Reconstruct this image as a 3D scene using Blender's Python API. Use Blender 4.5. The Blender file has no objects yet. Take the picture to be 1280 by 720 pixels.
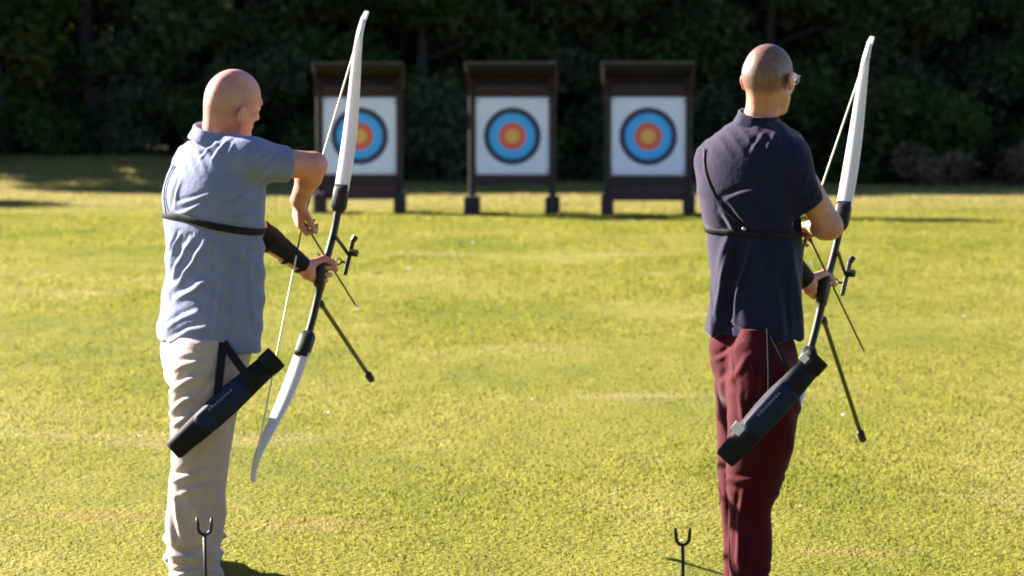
import bpy, math, random
import numpy as np
from mathutils import Vector, Matrix
from mathutils.bvhtree import BVHTree

random.seed(7)
RNG = np.random.default_rng(11)
scene = bpy.context.scene
COL = scene.collection
rad = math.radians

# ------------------------------------------------------------------ camera
FPX, CAMZ = 3040.0, 1.66
PITCH = math.atan(220.0 / FPX)
CP, SP = math.cos(PITCH), math.sin(PITCH)


def W(px, py, d):
    """world point seen at photo pixel (px, py), d metres in front of the camera"""
    a, b = (px - 640.0) / FPX, (360.0 - py) / FPX
    r = np.array([a, CP + b * SP, -SP + b * CP])
    return r * (d / r[1]) + np.array([0, 0, CAMZ])


cam = bpy.data.cameras.new('camera')
cam.sensor_width = 36.0
cam.lens = FPX / 1280 * 36
cam.clip_start, cam.clip_end = 0.1, 2000
cam.dof.use_dof = True
cam.dof.focus_distance = 8.55
cam.dof.aperture_fstop = 3.6
cam_o = bpy.data.objects.new('camera', cam)
COL.objects.link(cam_o)
cam_o.location = (0, 0, CAMZ)
cam_o.rotation_euler = (rad(90) - PITCH, 0, 0)
scene.camera = cam_o

# ------------------------------------------------------------------ light
SUN_EL, SUN_TH = 25.0, 28.0        # elevation; degrees behind the plane of the left hand side
se, st = rad(SUN_EL), rad(SUN_TH)
SUN = Vector((-math.cos(st) * math.cos(se), math.sin(st) * math.cos(se), math.sin(se)))
sl = bpy.data.lights.new('sun', 'SUN')
sl.energy, sl.angle, sl.color = 5.0, rad(0.6), (1.0, 0.90, 0.77)
so = bpy.data.objects.new('sun', sl)
COL.objects.link(so)
so.rotation_euler = (-SUN).to_track_quat('-Z', 'Y').to_euler()
so.location = (-20, 20, 20)
world = bpy.data.worlds.new('World')
scene.world = world
world.use_nodes = True
wn = world.node_tree
sky = wn.nodes.new('ShaderNodeTexSky')
sky.sky_type = 'NISHITA'
sky.sun_disc = False
sky.sun_elevation = se
sky.sun_rotation = math.atan2(SUN.x, SUN.y)
sky.dust_density = 0.3
sky.air_density = 1.0
sky.altitude = 5000.0
wn.links.new(sky.outputs[0], wn.nodes['Background'].inputs[0])
wn.nodes['Background'].inputs[1].default_value = 0.05
vs = scene.view_settings
vs.view_transform, vs.look, vs.gamma, vs.use_curve_mapping = 'Standard', 'None', 1.0, False
vs.exposure = 2.68
scene.render.engine = 'CYCLES'
scene.cycles.filter_width = 1.9
scene.cycles.max_bounces = 6
scene.cycles.use_denoising = True


# ------------------------------------------------------------------ materials
def nodes_of(name):
    m = bpy.data.materials.new(name)
    m.use_nodes = True
    nt = m.node_tree
    return m, nt, nt.nodes['Principled BSDF']


def N(nt, kind, **kw):
    n = nt.nodes.new(kind)
    for k, v in kw.items():
        if k in n.inputs:
            n.inputs[k].default_value = v
        else:
            setattr(n, k, v)
    return n


def ramp(nt, fac, stops, interp='LINEAR'):
    r = nt.nodes.new('ShaderNodeValToRGB')
    r.color_ramp.interpolation = interp
    e = r.color_ramp.elements
    while len(e) < len(stops):
        e.new(0.5)
    for el, (p, c) in zip(e, stops):
        el.position = p
        el.color = tuple(c) + (1,) if len(c) == 3 else c
    nt.links.new(fac, r.inputs[0])
    return r.outputs[0]


def mat(name, col, rough=0.7, var=0.15, scale=30.0, bump=0.0, bscale=None, sheen=0.0, metal=0.0, stretch=(1, 1, 1), spec=0.5, bdist=0.01):
    """principled colour with procedural mottling and bump"""
    m, nt, p = nodes_of(name)
    tc = N(nt, 'ShaderNodeTexCoord')
    mp = N(nt, 'ShaderNodeMapping')
    mp.inputs['Scale'].default_value = stretch
    nt.links.new(tc.outputs['Object'], mp.inputs[0])
    no = N(nt, 'ShaderNodeTexNoise', Scale=scale, Detail=5.0, Roughness=0.6)
    nt.links.new(mp.outputs[0], no.inputs['Vector'])
    c = np.array(col)
    out = ramp(nt, no.outputs['Fac'], [(0.25, tuple(np.clip(c * (1 - var), 0, 1))), (0.75, tuple(np.clip(c * (1 + var), 0, 1)))])
    nt.links.new(out, p.inputs['Base Color'])
    p.inputs['Roughness'].default_value = rough
    p.inputs['Metallic'].default_value = metal
    p.inputs['Specular IOR Level'].default_value = spec
    if sheen:
        p.inputs['Sheen Weight'].default_value = sheen
        p.inputs['Sheen Roughness'].default_value = 0.4
    if bump:
        n2 = N(nt, 'ShaderNodeTexNoise', Scale=bscale or scale * 3, Detail=4.0)
        nt.links.new(mp.outputs[0], n2.inputs['Vector'])
        b = N(nt, 'ShaderNodeBump', Strength=bump, Distance=bdist)
        nt.links.new(n2.outputs['Fac'], b.inputs['Height'])
        nt.links.new(b.outputs[0], p.inputs['Normal'])
    return m


def leafy(name, stops, trans=0.35, patch=0.0, patch_cols=None):
    """foliage: diffuse plus translucent, colour from a per leaf random value"""
    m, nt, p = nodes_of(name)
    nt.nodes.remove(p)
    out = nt.nodes['Material Output']
    at = N(nt, 'ShaderNodeAttribute', attribute_name='rnd')
    col = ramp(nt, at.outputs['Fac'], stops)
    d = N(nt, 'ShaderNodeBsdfDiffuse')
    t = N(nt, 'ShaderNodeBsdfTranslucent')
    mx = N(nt, 'ShaderNodeMixShader')
    mx.inputs[0].default_value = trans
    nt.links.new(col, d.inputs[0])
    nt.links.new(col, t.inputs[0])
    nt.links.new(d.outputs[0], mx.inputs[1])
    nt.links.new(t.outputs[0], mx.inputs[2])
    nt.links.new(mx.outputs[0], out.inputs[0])
    return m


def skin(name, base, hair=None):
    m, nt, p = nodes_of(name)
    tc = N(nt, 'ShaderNodeTexCoord')
    no = N(nt, 'ShaderNodeTexNoise', Scale=14.0, Detail=6.0, Roughness=0.65)
    nt.links.new(tc.outputs['Object'], no.inputs['Vector'])
    c = np.array(base)
    o = ramp(nt, no.outputs['Fac'], [(0.36, tuple(c * (0.94, 0.66, 0.62))), (0.62, tuple(np.clip(c * (1.06, 1.1, 1.1), 0, 1)))])
    if hair:
        at = N(nt, 'ShaderNodeAttribute', attribute_name='hair')
        n3 = N(nt, 'ShaderNodeTexNoise', Scale=90.0, Detail=6.0, Roughness=0.75)
        nt.links.new(tc.outputs['Object'], n3.inputs['Vector'])
        mu = N(nt, 'ShaderNodeMath', operation='MULTIPLY')
        nt.links.new(at.outputs['Fac'], mu.inputs[0])
        r3 = ramp(nt, n3.outputs['Fac'], [(0.3, (0.62,) * 3), (0.65, (0.95,) * 3)])
        nt.links.new(r3, mu.inputs[1])
        mx = N(nt, 'ShaderNodeMix', data_type='RGBA')
        nt.links.new(mu.outputs[0], mx.inputs['Factor'])
        nt.links.new(o, mx.inputs[6])
        mx.inputs[7].default_value = tuple(hair) + (1,)
        o = mx.outputs[2]
    nt.links.new(o, p.inputs['Base Color'])
    p.inputs['Roughness'].default_value = 0.48
    p.inputs['Subsurface Weight'].default_value = 0.12
    p.inputs['Subsurface Radius'].default_value = (0.02, 0.008, 0.004)
    p.inputs['Subsurface Scale'].default_value = 0.5
    b = N(nt, 'ShaderNodeBump', Strength=0.3, Distance=0.004)
    n2 = N(nt, 'ShaderNodeTexNoise', Scale=70.0, Detail=6.0)
    nt.links.new(tc.outputs['Object'], n2.inputs['Vector'])
    nt.links.new(n2.outputs['Fac'], b.inputs['Height'])
    nt.links.new(b.outputs[0], p.inputs['Normal'])
    return m


# ------------------------------------------------------------------ objects
def tag(o, label=None, cat=None, group=None, kind=None):
    for k, v in (('label', label), ('category', cat), ('group', group), ('kind', kind)):
        if v:
            o[k] = v
    return o


def empty(name, loc):
    o = bpy.data.objects.new(name, None)
    COL.objects.link(o)
    o.location = loc
    o.empty_display_size = 0.1
    return o


def world_loc(o):
    l = Vector(o.location)
    while o.parent:
        o = o.parent
        l = l + Vector(o.location)
    return l


def mesh_obj(name, V, F, mats, parent=None, smooth=True, origin=None, attrs=None, mi=None):
    """V (n,3) in world metres, F (m,3|4) int array or list; origin -> object location"""
    V = np.asarray(V, float)
    me = bpy.data.meshes.new(name)
    base = np.array(world_loc(parent)) if parent else np.zeros(3)
    if origin is None:
        origin = base if parent else np.zeros(3)
    origin = np.asarray(origin, float)
    Vl = (V - origin).astype(np.float32)
    if isinstance(F, np.ndarray):
        m, k = F.shape
        me.vertices.add(len(Vl))
        me.vertices.foreach_set('co', Vl.ravel())
        me.loops.add(m * k)
        me.loops.foreach_set('vertex_index', F.astype(np.int32).ravel())
        me.polygons.add(m)
        me.polygons.foreach_set('loop_start', (np.arange(m) * k).astype(np.int32))
        me.polygons.foreach_set('loop_total', np.full(m, k, np.int32))
    else:
        me.from_pydata([tuple(v) for v in Vl], [], [tuple(f) for f in F])
    me.polygons.foreach_set('use_smooth', np.full(len(me.polygons), smooth, bool))
    for mm in (mats if isinstance(mats, (list, tuple)) else [mats]):
        me.materials.append(mm)
    if mi is not None:
        me.polygons.foreach_set('material_index', np.asarray(mi, np.int32))
    for k, v in (attrs or {}).items():
        a = me.attributes.new(k, 'FLOAT', 'POINT')
        a.data.foreach_set('value', np.asarray(v, np.float32))
    me.update(calc_edges=True)
    me.validate()
    o = bpy.data.objects.new(name, me)
    COL.objects.link(o)
    o.location = origin - base
    if parent:
        o.parent = parent
    return o


def copy_tree(o, parent=None):
    c = o.copy()
    COL.objects.link(c)
    c.parent = parent
    for ch in list(o.children):
        copy_tree(ch, c)
    return c


def unit(v):
    v = np.asarray(v, float)
    return v / np.linalg.norm(v)


class MB:
    """collects solid pieces of one part"""

    def __init__(s):
        s.V, s.F = [], []

    def add(s, V, F):
        b = len(s.V)
        s.V += [tuple(v) for v in V]
        s.F += [tuple(i + b for i in f) for f in F]
        return s

    def rings(s, R, cap=True, closed=False):
        n = len(R[0])
        V = [p for r in R for p in r]
        F = []
        m = len(R)
        for i in range(m if closed else m - 1):
            j = (i + 1) % m
            for k in range(n):
                l = (k + 1) % n
                F.append((i * n + k, i * n + l, j * n + l, j * n + k))
        if cap and not closed:
            F.append(tuple(range(n - 1, -1, -1)))
            F.append(tuple((m - 1) * n + k for k in range(n)))
        return s.add(V, F)

    def tube(s, P, r, n=10, cap=True):
        P = [np.asarray(p, float) for p in P]
        rr = r if hasattr(r, '__len__') else [r] * len(P)
        R = []
        ref = None
        for i, p in enumerate(P):
            t = unit(P[min(i + 1, len(P) - 1)] - P[max(i - 1, 0)])
            if ref is None:
                ref = np.array([0, 0, 1.0]) if abs(t[2]) < 0.9 else np.array([1.0, 0, 0])
            a = unit(ref - t * ref.dot(t))
            ref = a
            b = np.cross(t, a)
            R.append([p + rr[i] * (a * math.cos(x) + b * math.sin(x)) for x in np.linspace(0, 2 * math.pi, n, endpoint=False)])
        return s.rings(R, cap)

    def sweep(s, P, A, hw, B, hd, bev=0.35, closed=False):
        """rectangular section (bevelled) with half width hw along A and half depth hd along B at each point"""
        R = []
        m = len(P)
        g = lambda q, i: q[i] if hasattr(q, '__len__') and not (isinstance(q, np.ndarray) and q.ndim == 1 and q.shape[0] == 3) else q
        for i in range(m):
            a, b = g(A, i), g(B, i)
            w = hw[i] if hasattr(hw, '__len__') else hw
            d = hd[i] if hasattr(hd, '__len__') else hd
            c = min(w, d) * bev
            pts = [(w, d - c), (w - c, d), (-w + c, d), (-w, d - c), (-w, -d + c), (-w + c, -d), (w - c, -d), (w, -d + c)]
            R.append([np.asarray(P[i]) + np.asarray(a) * x + np.asarray(b) * y for x, y in pts])
        return s.rings(R, True, closed)

    def box(s, c, size, rot=None, bev=0.012):
        c, h = np.asarray(c, float), np.asarray(size, float) / 2
        M = np.eye(3) if rot is None else np.array(rot)
        bev = min(bev, h.min() * 0.5)
        R = []
        for z, i in ((-h[2], bev), (-h[2] + bev, 0), (h[2] - bev, 0), (h[2], bev)):
            x, y, k = h[0] - i, h[1] - i, bev
            R.append([c + M @ np.array(p) for p in ((x, y - k, z), (x - k, y, z), (-x + k, y, z), (-x, y - k, z), (-x, -y + k, z), (-x + k, -y, z), (x - k, -y, z), (x, -y + k, z))])
        return s.rings(R)

    def ball(s, c, r, M=None, n=12):
        M = np.eye(3) if M is None else np.array(M)
        r = np.asarray(r if hasattr(r, '__len__') else (r, r, r), float)
        R = []
        for a in np.linspace(-1.5, 1.5, n // 2 + 2):
            R.append([np.asarray(c) + M @ (r * np.array([math.cos(a) * math.cos(b), math.cos(a) * math.sin(b), math.sin(a)])) for b in np.linspace(0, 2 * math.pi, n, endpoint=False)])
        return s.rings(R)

    def build(s, name, m, parent=None, smooth=False, origin=None):
        o = mesh_obj(name, np.array(s.V), s.F, m, parent, smooth, origin)
        return o


# ------------------------------------------------------------------ signed distance modelling (bodies and clothes)
class Sdf:
    def __init__(s, lo, hi, h):
        s.h, s.lo = h, np.asarray(lo, float)
        s.n = np.ceil((np.asarray(hi) - s.lo) / h).astype(int) + 1
        s.D = np.full(s.n, 10.0, np.float32)
        s.ax = [(s.lo[i] + h * np.arange(s.n[i])).astype(np.float32) for i in range(3)]

    def win(s, lo, hi):
        a = np.clip(np.floor((np.asarray(lo) - s.lo) / s.h).astype(int), 0, s.n - 1)
        b = np.clip(np.ceil((np.asarray(hi) - s.lo) / s.h).astype(int) + 1, 1, s.n)
        sl = tuple(slice(a[i], b[i]) for i in range(3))
        X = s.ax[0][sl[0]][:, None, None]
        Y = s.ax[1][sl[1]][None, :, None]
        Z = s.ax[2][sl[2]][None, None, :]
        return sl, X, Y, Z

    def put(s, sl, d, k, op):
        if op == 'add':
            a = s.D[sl]
            if k > 0:
                h = np.maximum(k - np.abs(a - d), 0) / k
                s.D[sl] = np.minimum(a, d) - h * h * k * 0.25
            else:
                s.D[sl] = np.minimum(a, d)
        else:
            a = s.D[sl]
            e = -d
            if k > 0:
                h = np.maximum(k - np.abs(a - e), 0) / k
                s.D[sl] = np.maximum(a, e) + h * h * k * 0.25
            else:
                s.D[sl] = np.maximum(a, e)

    def cap(s, a, b, ra, rb, k=0.01, op='add'):
        a, b = np.asarray(a, float), np.asarray(b, float)
        m = max(ra, rb) + k + 4 * s.h
        sl, X, Y, Z = s.win(np.minimum(a, b) - m, np.maximum(a, b) + m)
        ba = b - a
        L = ba.dot(ba)
        t = np.clip(((X - a[0]) * ba[0] + (Y - a[1]) * ba[1] + (Z - a[2]) * ba[2]) / L, 0, 1)
        d = np.sqrt((X - a[0] - t * ba[0]) ** 2 + (Y - a[1] - t * ba[1]) ** 2 + (Z - a[2] - t * ba[2]) ** 2) - (ra + (rb - ra) * t)
        s.put(sl, d.astype(np.float32), k, op)

    def ell(s, c, ax, r, k=0.01, op='add'):
        c = np.asarray(c, float)
        r = np.asarray(r, float)
        m = r.max() + k + 4 * s.h
        sl, X, Y, Z = s.win(c - m, c + m)
        q = [((X - c[0]) * ax[i][0] + (Y - c[1]) * ax[i][1] + (Z - c[2]) * ax[i][2]) for i in range(3)]
        k0 = np.sqrt(sum((q[i] / r[i]) ** 2 for i in range(3)))
        k1 = np.sqrt(sum((q[i] / r[i] ** 2) ** 2 for i in range(3))) + 1e-6
        d = k0 * (k0 - 1) / k1
        s.put(sl, d.astype(np.float32), k, op)

    def loft(s, secs, k=0.01, op='add', zlo=None, zhi=None, tilt=(0, 0), grow=0.0):
        """secs rows: z, cx, cy, rx, ry, angle ; zlo + tilt.(x,y) cuts the lower end"""
        S = np.array(sorted(secs), float)
        zz = np.linspace(S[0, 0], S[-1, 0], 240)
        T = [smooth_interp(zz, S[:, 0], S[:, i]) for i in range(1, 6)]
        m = max(S[:, 3].max(), S[:, 4].max()) + k + 4 * s.h + abs(grow)
        z0 = S[0, 0] if zlo is None else zlo
        z1 = S[-1, 0] if zhi is None else zhi
        sl, X, Y, Z = s.win((S[:, 1].min() - m, S[:, 2].min() - m, z0 - 0.06), (S[:, 1].max() + m, S[:, 2].max() + m, z1 + 0.06))
        zf = Z[0, 0]
        cx, cy, rx, ry, an = [np.interp(zf, zz, t)[None, None, :].astype(np.float32) for t in T]
        rx, ry = rx + grow, ry + grow
        u = (X - cx) * np.cos(an) + (Y - cy) * np.sin(an)
        v = -(X - cx) * np.sin(an) + (Y - cy) * np.cos(an)
        e = 2.3
        d = ((np.abs(u) / rx) ** e + (np.abs(v) / ry) ** e) ** (1 / e)
        d = (d - 1) * np.minimum(rx, ry)
        low = z0 + tilt[0] * (X - S[0, 1]) + tilt[1] * (Y - S[0, 2])
        d = np.maximum(np.maximum(d, low - Z), Z - z1)
        s.put(sl, d.astype(np.float32), k, op)

    def cut(s, p, n, rad_):
        """remove everything beyond plane (p, n) within rad_ of p"""
        p, n = np.asarray(p, float), unit(n)
        sl, X, Y, Z = s.win(p - rad_, p + rad_)
        d = (X - p[0]) * n[0] + (Y - p[1]) * n[1] + (Z - p[2]) * n[2]
        r = np.sqrt((X - p[0]) ** 2 + (Y - p[1]) ** 2 + (Z - p[2]) ** 2)
        a = s.D[sl]
        s.D[sl] = np.where(r < rad_, np.maximum(a, d), a)

    def mesh(s, it=2):
        D, h = s.D, s.h
        S = D < 0
        cnt = np.zeros(s.n - 1, np.int8)
        cor = [(i, j, k) for i in (0, 1) for j in (0, 1) for k in (0, 1)]
        nx, ny, nz = s.n
        for i, j, k in cor:
            cnt += S[i:nx - 1 + i, j:ny - 1 + j, k:nz - 1 + k]
        act = (cnt > 0) & (cnt < 8)
        I = np.argwhere(act)
        idx = np.full(act.shape, -1, np.int32)
        idx[act] = np.arange(len(I))
        pos = np.zeros((len(I), 3))
        w = np.zeros(len(I))
        for a in cor:
            for ax in range(3):
                if a[ax]:
                    continue
                b = list(a)
                b[ax] = 1
                da = D[I[:, 0] + a[0], I[:, 1] + a[1], I[:, 2] + a[2]]
                db = D[I[:, 0] + b[0], I[:, 1] + b[1], I[:, 2] + b[2]]
                m = (da < 0) != (db < 0)
                t = np.where(m, da / np.where(m, da - db, 1), 0)
                q = np.tile(np.array(a, float), (len(I), 1))
                q[:, ax] += t
                pos[m] += q[m]
                w[m] += 1
        V = s.lo + (I + pos / w[:, None]) * h
        FF = []
        for ax in range(3):
            o1, o2 = (ax + 1) % 3, (ax + 2) % 3
            A = [slice(None)] * 3
            B = [slice(None)] * 3
            A[ax], B[ax] = slice(0, -1), slice(1, None)
            for o in (o1, o2):
                A[o] = B[o] = slice(1, -1)
            m = S[tuple(A)] != S[tuple(B)]
            G = np.argwhere(m)
            G[:, o1] += 1
            G[:, o2] += 1
            ins = S[G[:, 0], G[:, 1], G[:, 2]]
            e1 = np.zeros(3, int)
            e2 = np.zeros(3, int)
            e1[o1] = 1
            e2[o2] = 1
            g = lambda q: idx[q[:, 0], q[:, 1], q[:, 2]]
            Q = np.stack([g(G), g(G - e1), g(G - e1 - e2), g(G - e2)], 1)
            Q[~ins] = Q[~ins][:, ::-1]
            FF.append(Q)
        F = np.concatenate(FF)
        F = F[(F >= 0).all(1)]
        V = relax(V, F, it)
        return V, F


def smooth_interp(x, X, Yv):
    """monotone cubic through the given knots"""
    X, Yv = np.asarray(X, float), np.asarray(Yv, float)
    if len(X) < 3:
        return np.interp(x, X, Yv)
    d = np.diff(Yv) / np.diff(X)
    m = np.concatenate([[d[0]], np.where(d[:-1] * d[1:] > 0, 2 * d[:-1] * d[1:] / (d[:-1] + d[1:] + 1e-12), 0), [d[-1]]])
    i = np.clip(np.searchsorted(X, x) - 1, 0, len(X) - 2)
    h = X[i + 1] - X[i]
    t = (x - X[i]) / h
    return (2 * t ** 3 - 3 * t ** 2 + 1) * Yv[i] + (t ** 3 - 2 * t ** 2 + t) * h * m[i] + (-2 * t ** 3 + 3 * t ** 2) * Yv[i + 1] + (t ** 3 - t ** 2) * h * m[i + 1]


def relax(V, F, it=1, lam=0.5):
    k = F.shape[1]
    E = np.concatenate([F[:, [i, (i + 1) % k]] for i in range(k)])
    E = np.concatenate([E, E[:, ::-1]])
    n = len(V)
    deg = np.maximum(np.bincount(E[:, 0], minlength=n), 1)
    for q in range(it * 2):
        L = np.stack([np.bincount(E[:, 0], weights=V[E[:, 1], c], minlength=n) / deg for c in range(3)], 1) - V
        V = V + (lam if q % 2 == 0 else -lam * 1.04) * L if it > 1 else V + 0.3 * L
    return V


def normals(V, F):
    a, b, c = V[F[:, 0]], V[F[:, 1]], V[F[:, 2]]
    fn = np.cross(b - a, c - a)
    n = np.zeros_like(V)
    for k in range(F.shape[1]):
        for c in range(3):
            n[:, c] += np.bincount(F[:, k], weights=fn[:, c], minlength=len(V))
    return n / (np.linalg.norm(n, axis=1)[:, None] + 1e-12)


def snoise(P, f, seed):
    """smooth pseudo random field, about -1..1"""
    r = np.random.default_rng(seed)
    o = np.zeros(len(P))
    for i in range(7):
        k = r.normal(size=3)
        k = k / np.linalg.norm(k) * f * r.uniform(0.5, 1.4)
        o += np.sin(P @ k + r.uniform(0, 6.28))
    return o / 2.6


def folds(P, d, f, seed, warp=1.6, sharp=0.6):
    """cloth ridges running across direction d (f waves per metre), broken up by noise: 0..1"""
    ph = P @ unit(d) * f * 6.2832 + warp * snoise(P, 9.0, seed) + 0.6 * snoise(P, 22.0, seed + 1)
    w = (0.5 + 0.5 * np.sin(ph)) ** (1 / sharp)
    env = np.clip(0.45 + 0.75 * snoise(P, 7.0, seed + 2), 0, 1)
    return w * env


def crease(V, n, pts, d0, w, amp):
    """one pulled fold in a garment along photo points: a ridge with a hollow below it, on the near side"""
    P = np.array([W(px, py, d0) for px, py in pts])[:, [0, 2]]
    Q = V[:, [0, 2]]
    best = np.full(len(V), 9.0)
    sg = np.zeros(len(V))
    par = np.zeros(len(V))
    L = np.concatenate([[0], np.cumsum(np.linalg.norm(np.diff(P, axis=0), axis=1))])
    for i in range(len(P) - 1):
        a, b_ = P[i], P[i + 1]
        ab = b_ - a
        t = np.clip(((Q - a) @ ab) / ab.dot(ab), 0, 1)
        r = Q - a - t[:, None] * ab
        d = np.linalg.norm(r, axis=1)
        m = d < best
        best[m] = d[m]
        sg[m] = np.sign(ab[0] * r[:, 1] - ab[1] * r[:, 0])[m]
        par[m] = ((L[i] + t * (L[i + 1] - L[i])) / L[-1])[m]
    ds = best * sg
    tap = np.sin(np.pi * np.clip(0.08 + 0.84 * par, 0, 1)) ** 0.8
    near = sstep(-n[:, 1], -0.35, 0.1)
    wob = 1 + 0.25 * snoise(V, 30.0, int(abs(pts[0][0] * 7 + pts[0][1])))
    return 0.70 * amp * tap * near * wob * (np.exp(-(ds / w) ** 2) - 0.8 * np.exp(-((ds + 1.7 * w) / w) ** 2))


def sstep(x, a, b):
    t = np.clip((x - a) / (b - a), 0, 1)
    return t * t * (3 - 2 * t)


def bvh_of(V, F):
    return BVHTree.FromPolygons([tuple(v) for v in V], [tuple(int(i) for i in f) for f in F])


CAMP = np.array([0, 0, CAMZ])


def hit(px, py, bvh, off=0.004):
    """point on a garment under a photo pixel, lifted by off"""
    d = unit(W(px, py, 8.5) - CAMP)
    loc, nor, _, _ = bvh.ray_cast(Vector(CAMP), Vector(d))
    if loc is None:
        return None
    return np.array(loc) + off * np.array(nor), np.array(nor)


def around(bvh, cx, cy, zf, angs, off=0.004):
    """points on a garment all round a vertical axis; zf(x, y) gives the height"""
    out = []
    for a in angs:
        x, y = cx + 0.17 * math.cos(a), cy + 0.15 * math.sin(a)
        z = zf(x, y)
        o = Vector((cx + 0.8 * math.cos(a), cy + 0.8 * math.sin(a), z))
        loc, nor, _, _ = bvh.ray_cast(o, Vector((-math.cos(a), -math.sin(a), 0)))
        if loc is None:
            continue
        out.append((np.array(loc) + off * np.array(nor), np.array(nor)))
    return out


def strap(pts, hw, ht=0.0025, closed=False, sm=2):
    """flat band lying on a surface: pts are (point, normal)"""
    P = np.array([p for p, n in pts])
    Nn = np.array([n for p, n in pts])
    for _ in range(sm):
        if closed:
            P = (np.roll(P, 1, 0) + 2 * P + np.roll(P, -1, 0)) / 4
            Nn = (np.roll(Nn, 1, 0) + 2 * Nn + np.roll(Nn, -1, 0)) / 4
        else:
            P[1:-1] = (P[:-2] + 2 * P[1:-1] + P[2:]) / 4
            Nn[1:-1] = (Nn[:-2] + 2 * Nn[1:-1] + Nn[2:]) / 4
    P = P + Nn * 0.0025
    A, B = [], []
    m = len(P)
    for i in range(m):
        t = unit(P[(i + 1) % m] - P[i - 1]) if closed else unit(P[min(i + 1, m - 1)] - P[max(i - 1, 0)])
        n = unit(Nn[i] - t * Nn[i].dot(t))
        A.append(np.cross(t, n))
        B.append(n)
    return MB().sweep(P, A, hw, B, ht, closed=closed)


def hand(s, wrist, d, n, left, curls, thumb, size=1.0, spread=0.0, k=0.006):
    """palm, four fingers and a thumb. d wrist->knuckles, n palm normal"""
    d = unit(d)
    n = unit(np.asarray(n) - d * np.dot(n, d))
    t = np.cross(n, d) if left else np.cross(d, n)
    z = size
    mc = [(0.032, 0.088), (0.011, 0.092), (-0.011, 0.087), (-0.031, 0.078)]
    ln = [(0.042, 0.025, 0.020), (0.046, 0.029, 0.021), (0.042, 0.027, 0.020), (0.033, 0.020, 0.018)]
    rr = [0.0088, 0.0090, 0.0086, 0.0077]
    for i, (a, b) in enumerate(mc):
        s.cap(wrist + t * a * 0.55 * z, wrist + d * b * z + t * a * z, 0.0165 * z, 0.0118 * z, 0.012)
    s.cap(wrist + d * 0.02 * z + t * -0.018 * z + n * 0.006, wrist + d * 0.06 * z + t * -0.026 * z + n * 0.006, 0.014 * z, 0.011 * z, 0.012)
    tips = []
    for i, (a, b) in enumerate(mc):
        p = wrist + d * b * z + t * a * z
        ang = 0.0
        for j in range(3):
            ang += rad(curls[i][j])
            v = unit(d * math.cos(ang) + n * math.sin(ang) + t * spread * (1.5 - i) * 0.1)
            q = p + v * ln[i][j] * z
            s.cap(p, q, rr[i] * z * (1 - 0.08 * j), rr[i] * z * (0.95 - 0.1 * j), 0.002 if j else 0.004)
            p = q
        tips.append(p)
    p = wrist + d * 0.022 * z + t * 0.022 * z + n * 0.008
    for j, (v, l, r) in enumerate(zip(thumb, (0.046, 0.034, 0.027), (0.0145, 0.0112, 0.0098))):
        v = unit(d * v[0] + t * v[1] + n * v[2])
        q = p + v * l * z
        s.cap(p, q, r * z, r * z * 0.88, 0.010 if j == 0 else 0.003)
        p = q
    return tips


def head(s, C, az, down=0.0, roll=0.0, z=1.0, ear=0.0, es=1.0):
    """cranium, jaw, face features and ears; returns a frame function"""
    hf = np.array([math.sin(az) * math.cos(down), math.cos(az) * math.cos(down), -math.sin(down)])
    hr = unit(np.cross(hf, [0, 0, 1]))
    hu = np.cross(hr, hf)
    hr, hu = hr * math.cos(roll) - hu * math.sin(roll), hu * math.cos(roll) + hr * math.sin(roll)
    ax = (hf, hr, hu)
    H = lambda a, b, c: np.asarray(C) + (hf * a + hr * b + hu * c) * z
    R = lambda *r: np.array(r) * z
    s.ell(H(-0.004, 0, 0.018), ax, R(0.102, 0.078, 0.093), 0)
    s.ell(H(-0.055, 0, -0.005), ax, R(0.046, 0.064, 0.060), 0.03)
    s.ell(H(0.030, 0, -0.045), ax, R(0.064, 0.060, 0.078), 0.03)
    for b in (-1, 1):
        s.cap(H(0.0, 0.052 * b, -0.062), H(0.072, 0.014 * b, -0.104), 0.022 * z, 0.018 * z, 0.03)
        s.ell(H(0.062, 0.042 * b, -0.030), ax, R(0.022, 0.020, 0.018), 0.02)
    s.ell(H(0.078, 0, -0.106), ax, R(0.018, 0.022, 0.016), 0.02)
    s.cap(H(0.084, -0.034, 0.016), H(0.084, 0.034, 0.016), 0.013 * z, 0.013 * z, 0.014)
    for b in (-1, 1):
        s.ell(H(0.094, 0.031 * b, -0.004), ax, R(0.011, 0.015, 0.010), 0.006, 'sub')
        s.ell(H(0.081, 0.031 * b, -0.004), ax, R(0.013, 0.013, 0.012), 0.0)
    s.cap(H(0.092, 0, 0.004), H(0.113, 0, -0.036), 0.008 * z, 0.012 * z, 0.008)
    for b in (-1, 1):
        s.ell(H(0.102, 0.012 * b, -0.041), ax, R(0.011, 0.008, 0.008), 0.006)
    s.cap(H(0.091, -0.018, -0.066), H(0.091, 0.018, -0.066), 0.0065 * z, 0.0065 * z, 0.006)
    s.cap(H(0.090, -0.016, -0.077), H(0.090, 0.016, -0.077), 0.007 * z, 0.007 * z, 0.006)
    s.cap(H(0.100, -0.020, -0.0715), H(0.100, 0.020, -0.0715), 0.004 * z, 0.004 * z, 0.002, 'sub')
    for b in (-1, 1):
        e1 = unit(hr * b * 0.92 + hf * 0.34)
        e2 = unit(hu * 0.97 - hf * 0.2)
        e3 = np.cross(e1, e2)
        c = H(-0.012, 0.087 * b, -0.008 + ear)
        s.ell(c, (e1, e2, e3), R(0.0085, 0.031, 0.021) * es, 0.008)
        s.ell(c - e2 * 0.022 * z, (e1, e2, e3), R(0.008, 0.013, 0.011) * es, 0.006)
        s.ell(c + e1 * 0.009 * z + hf * 0.004, (e1, e2, e3), R(0.006, 0.021, 0.012) * es, 0.004, 'sub')
    return H, ax


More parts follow.
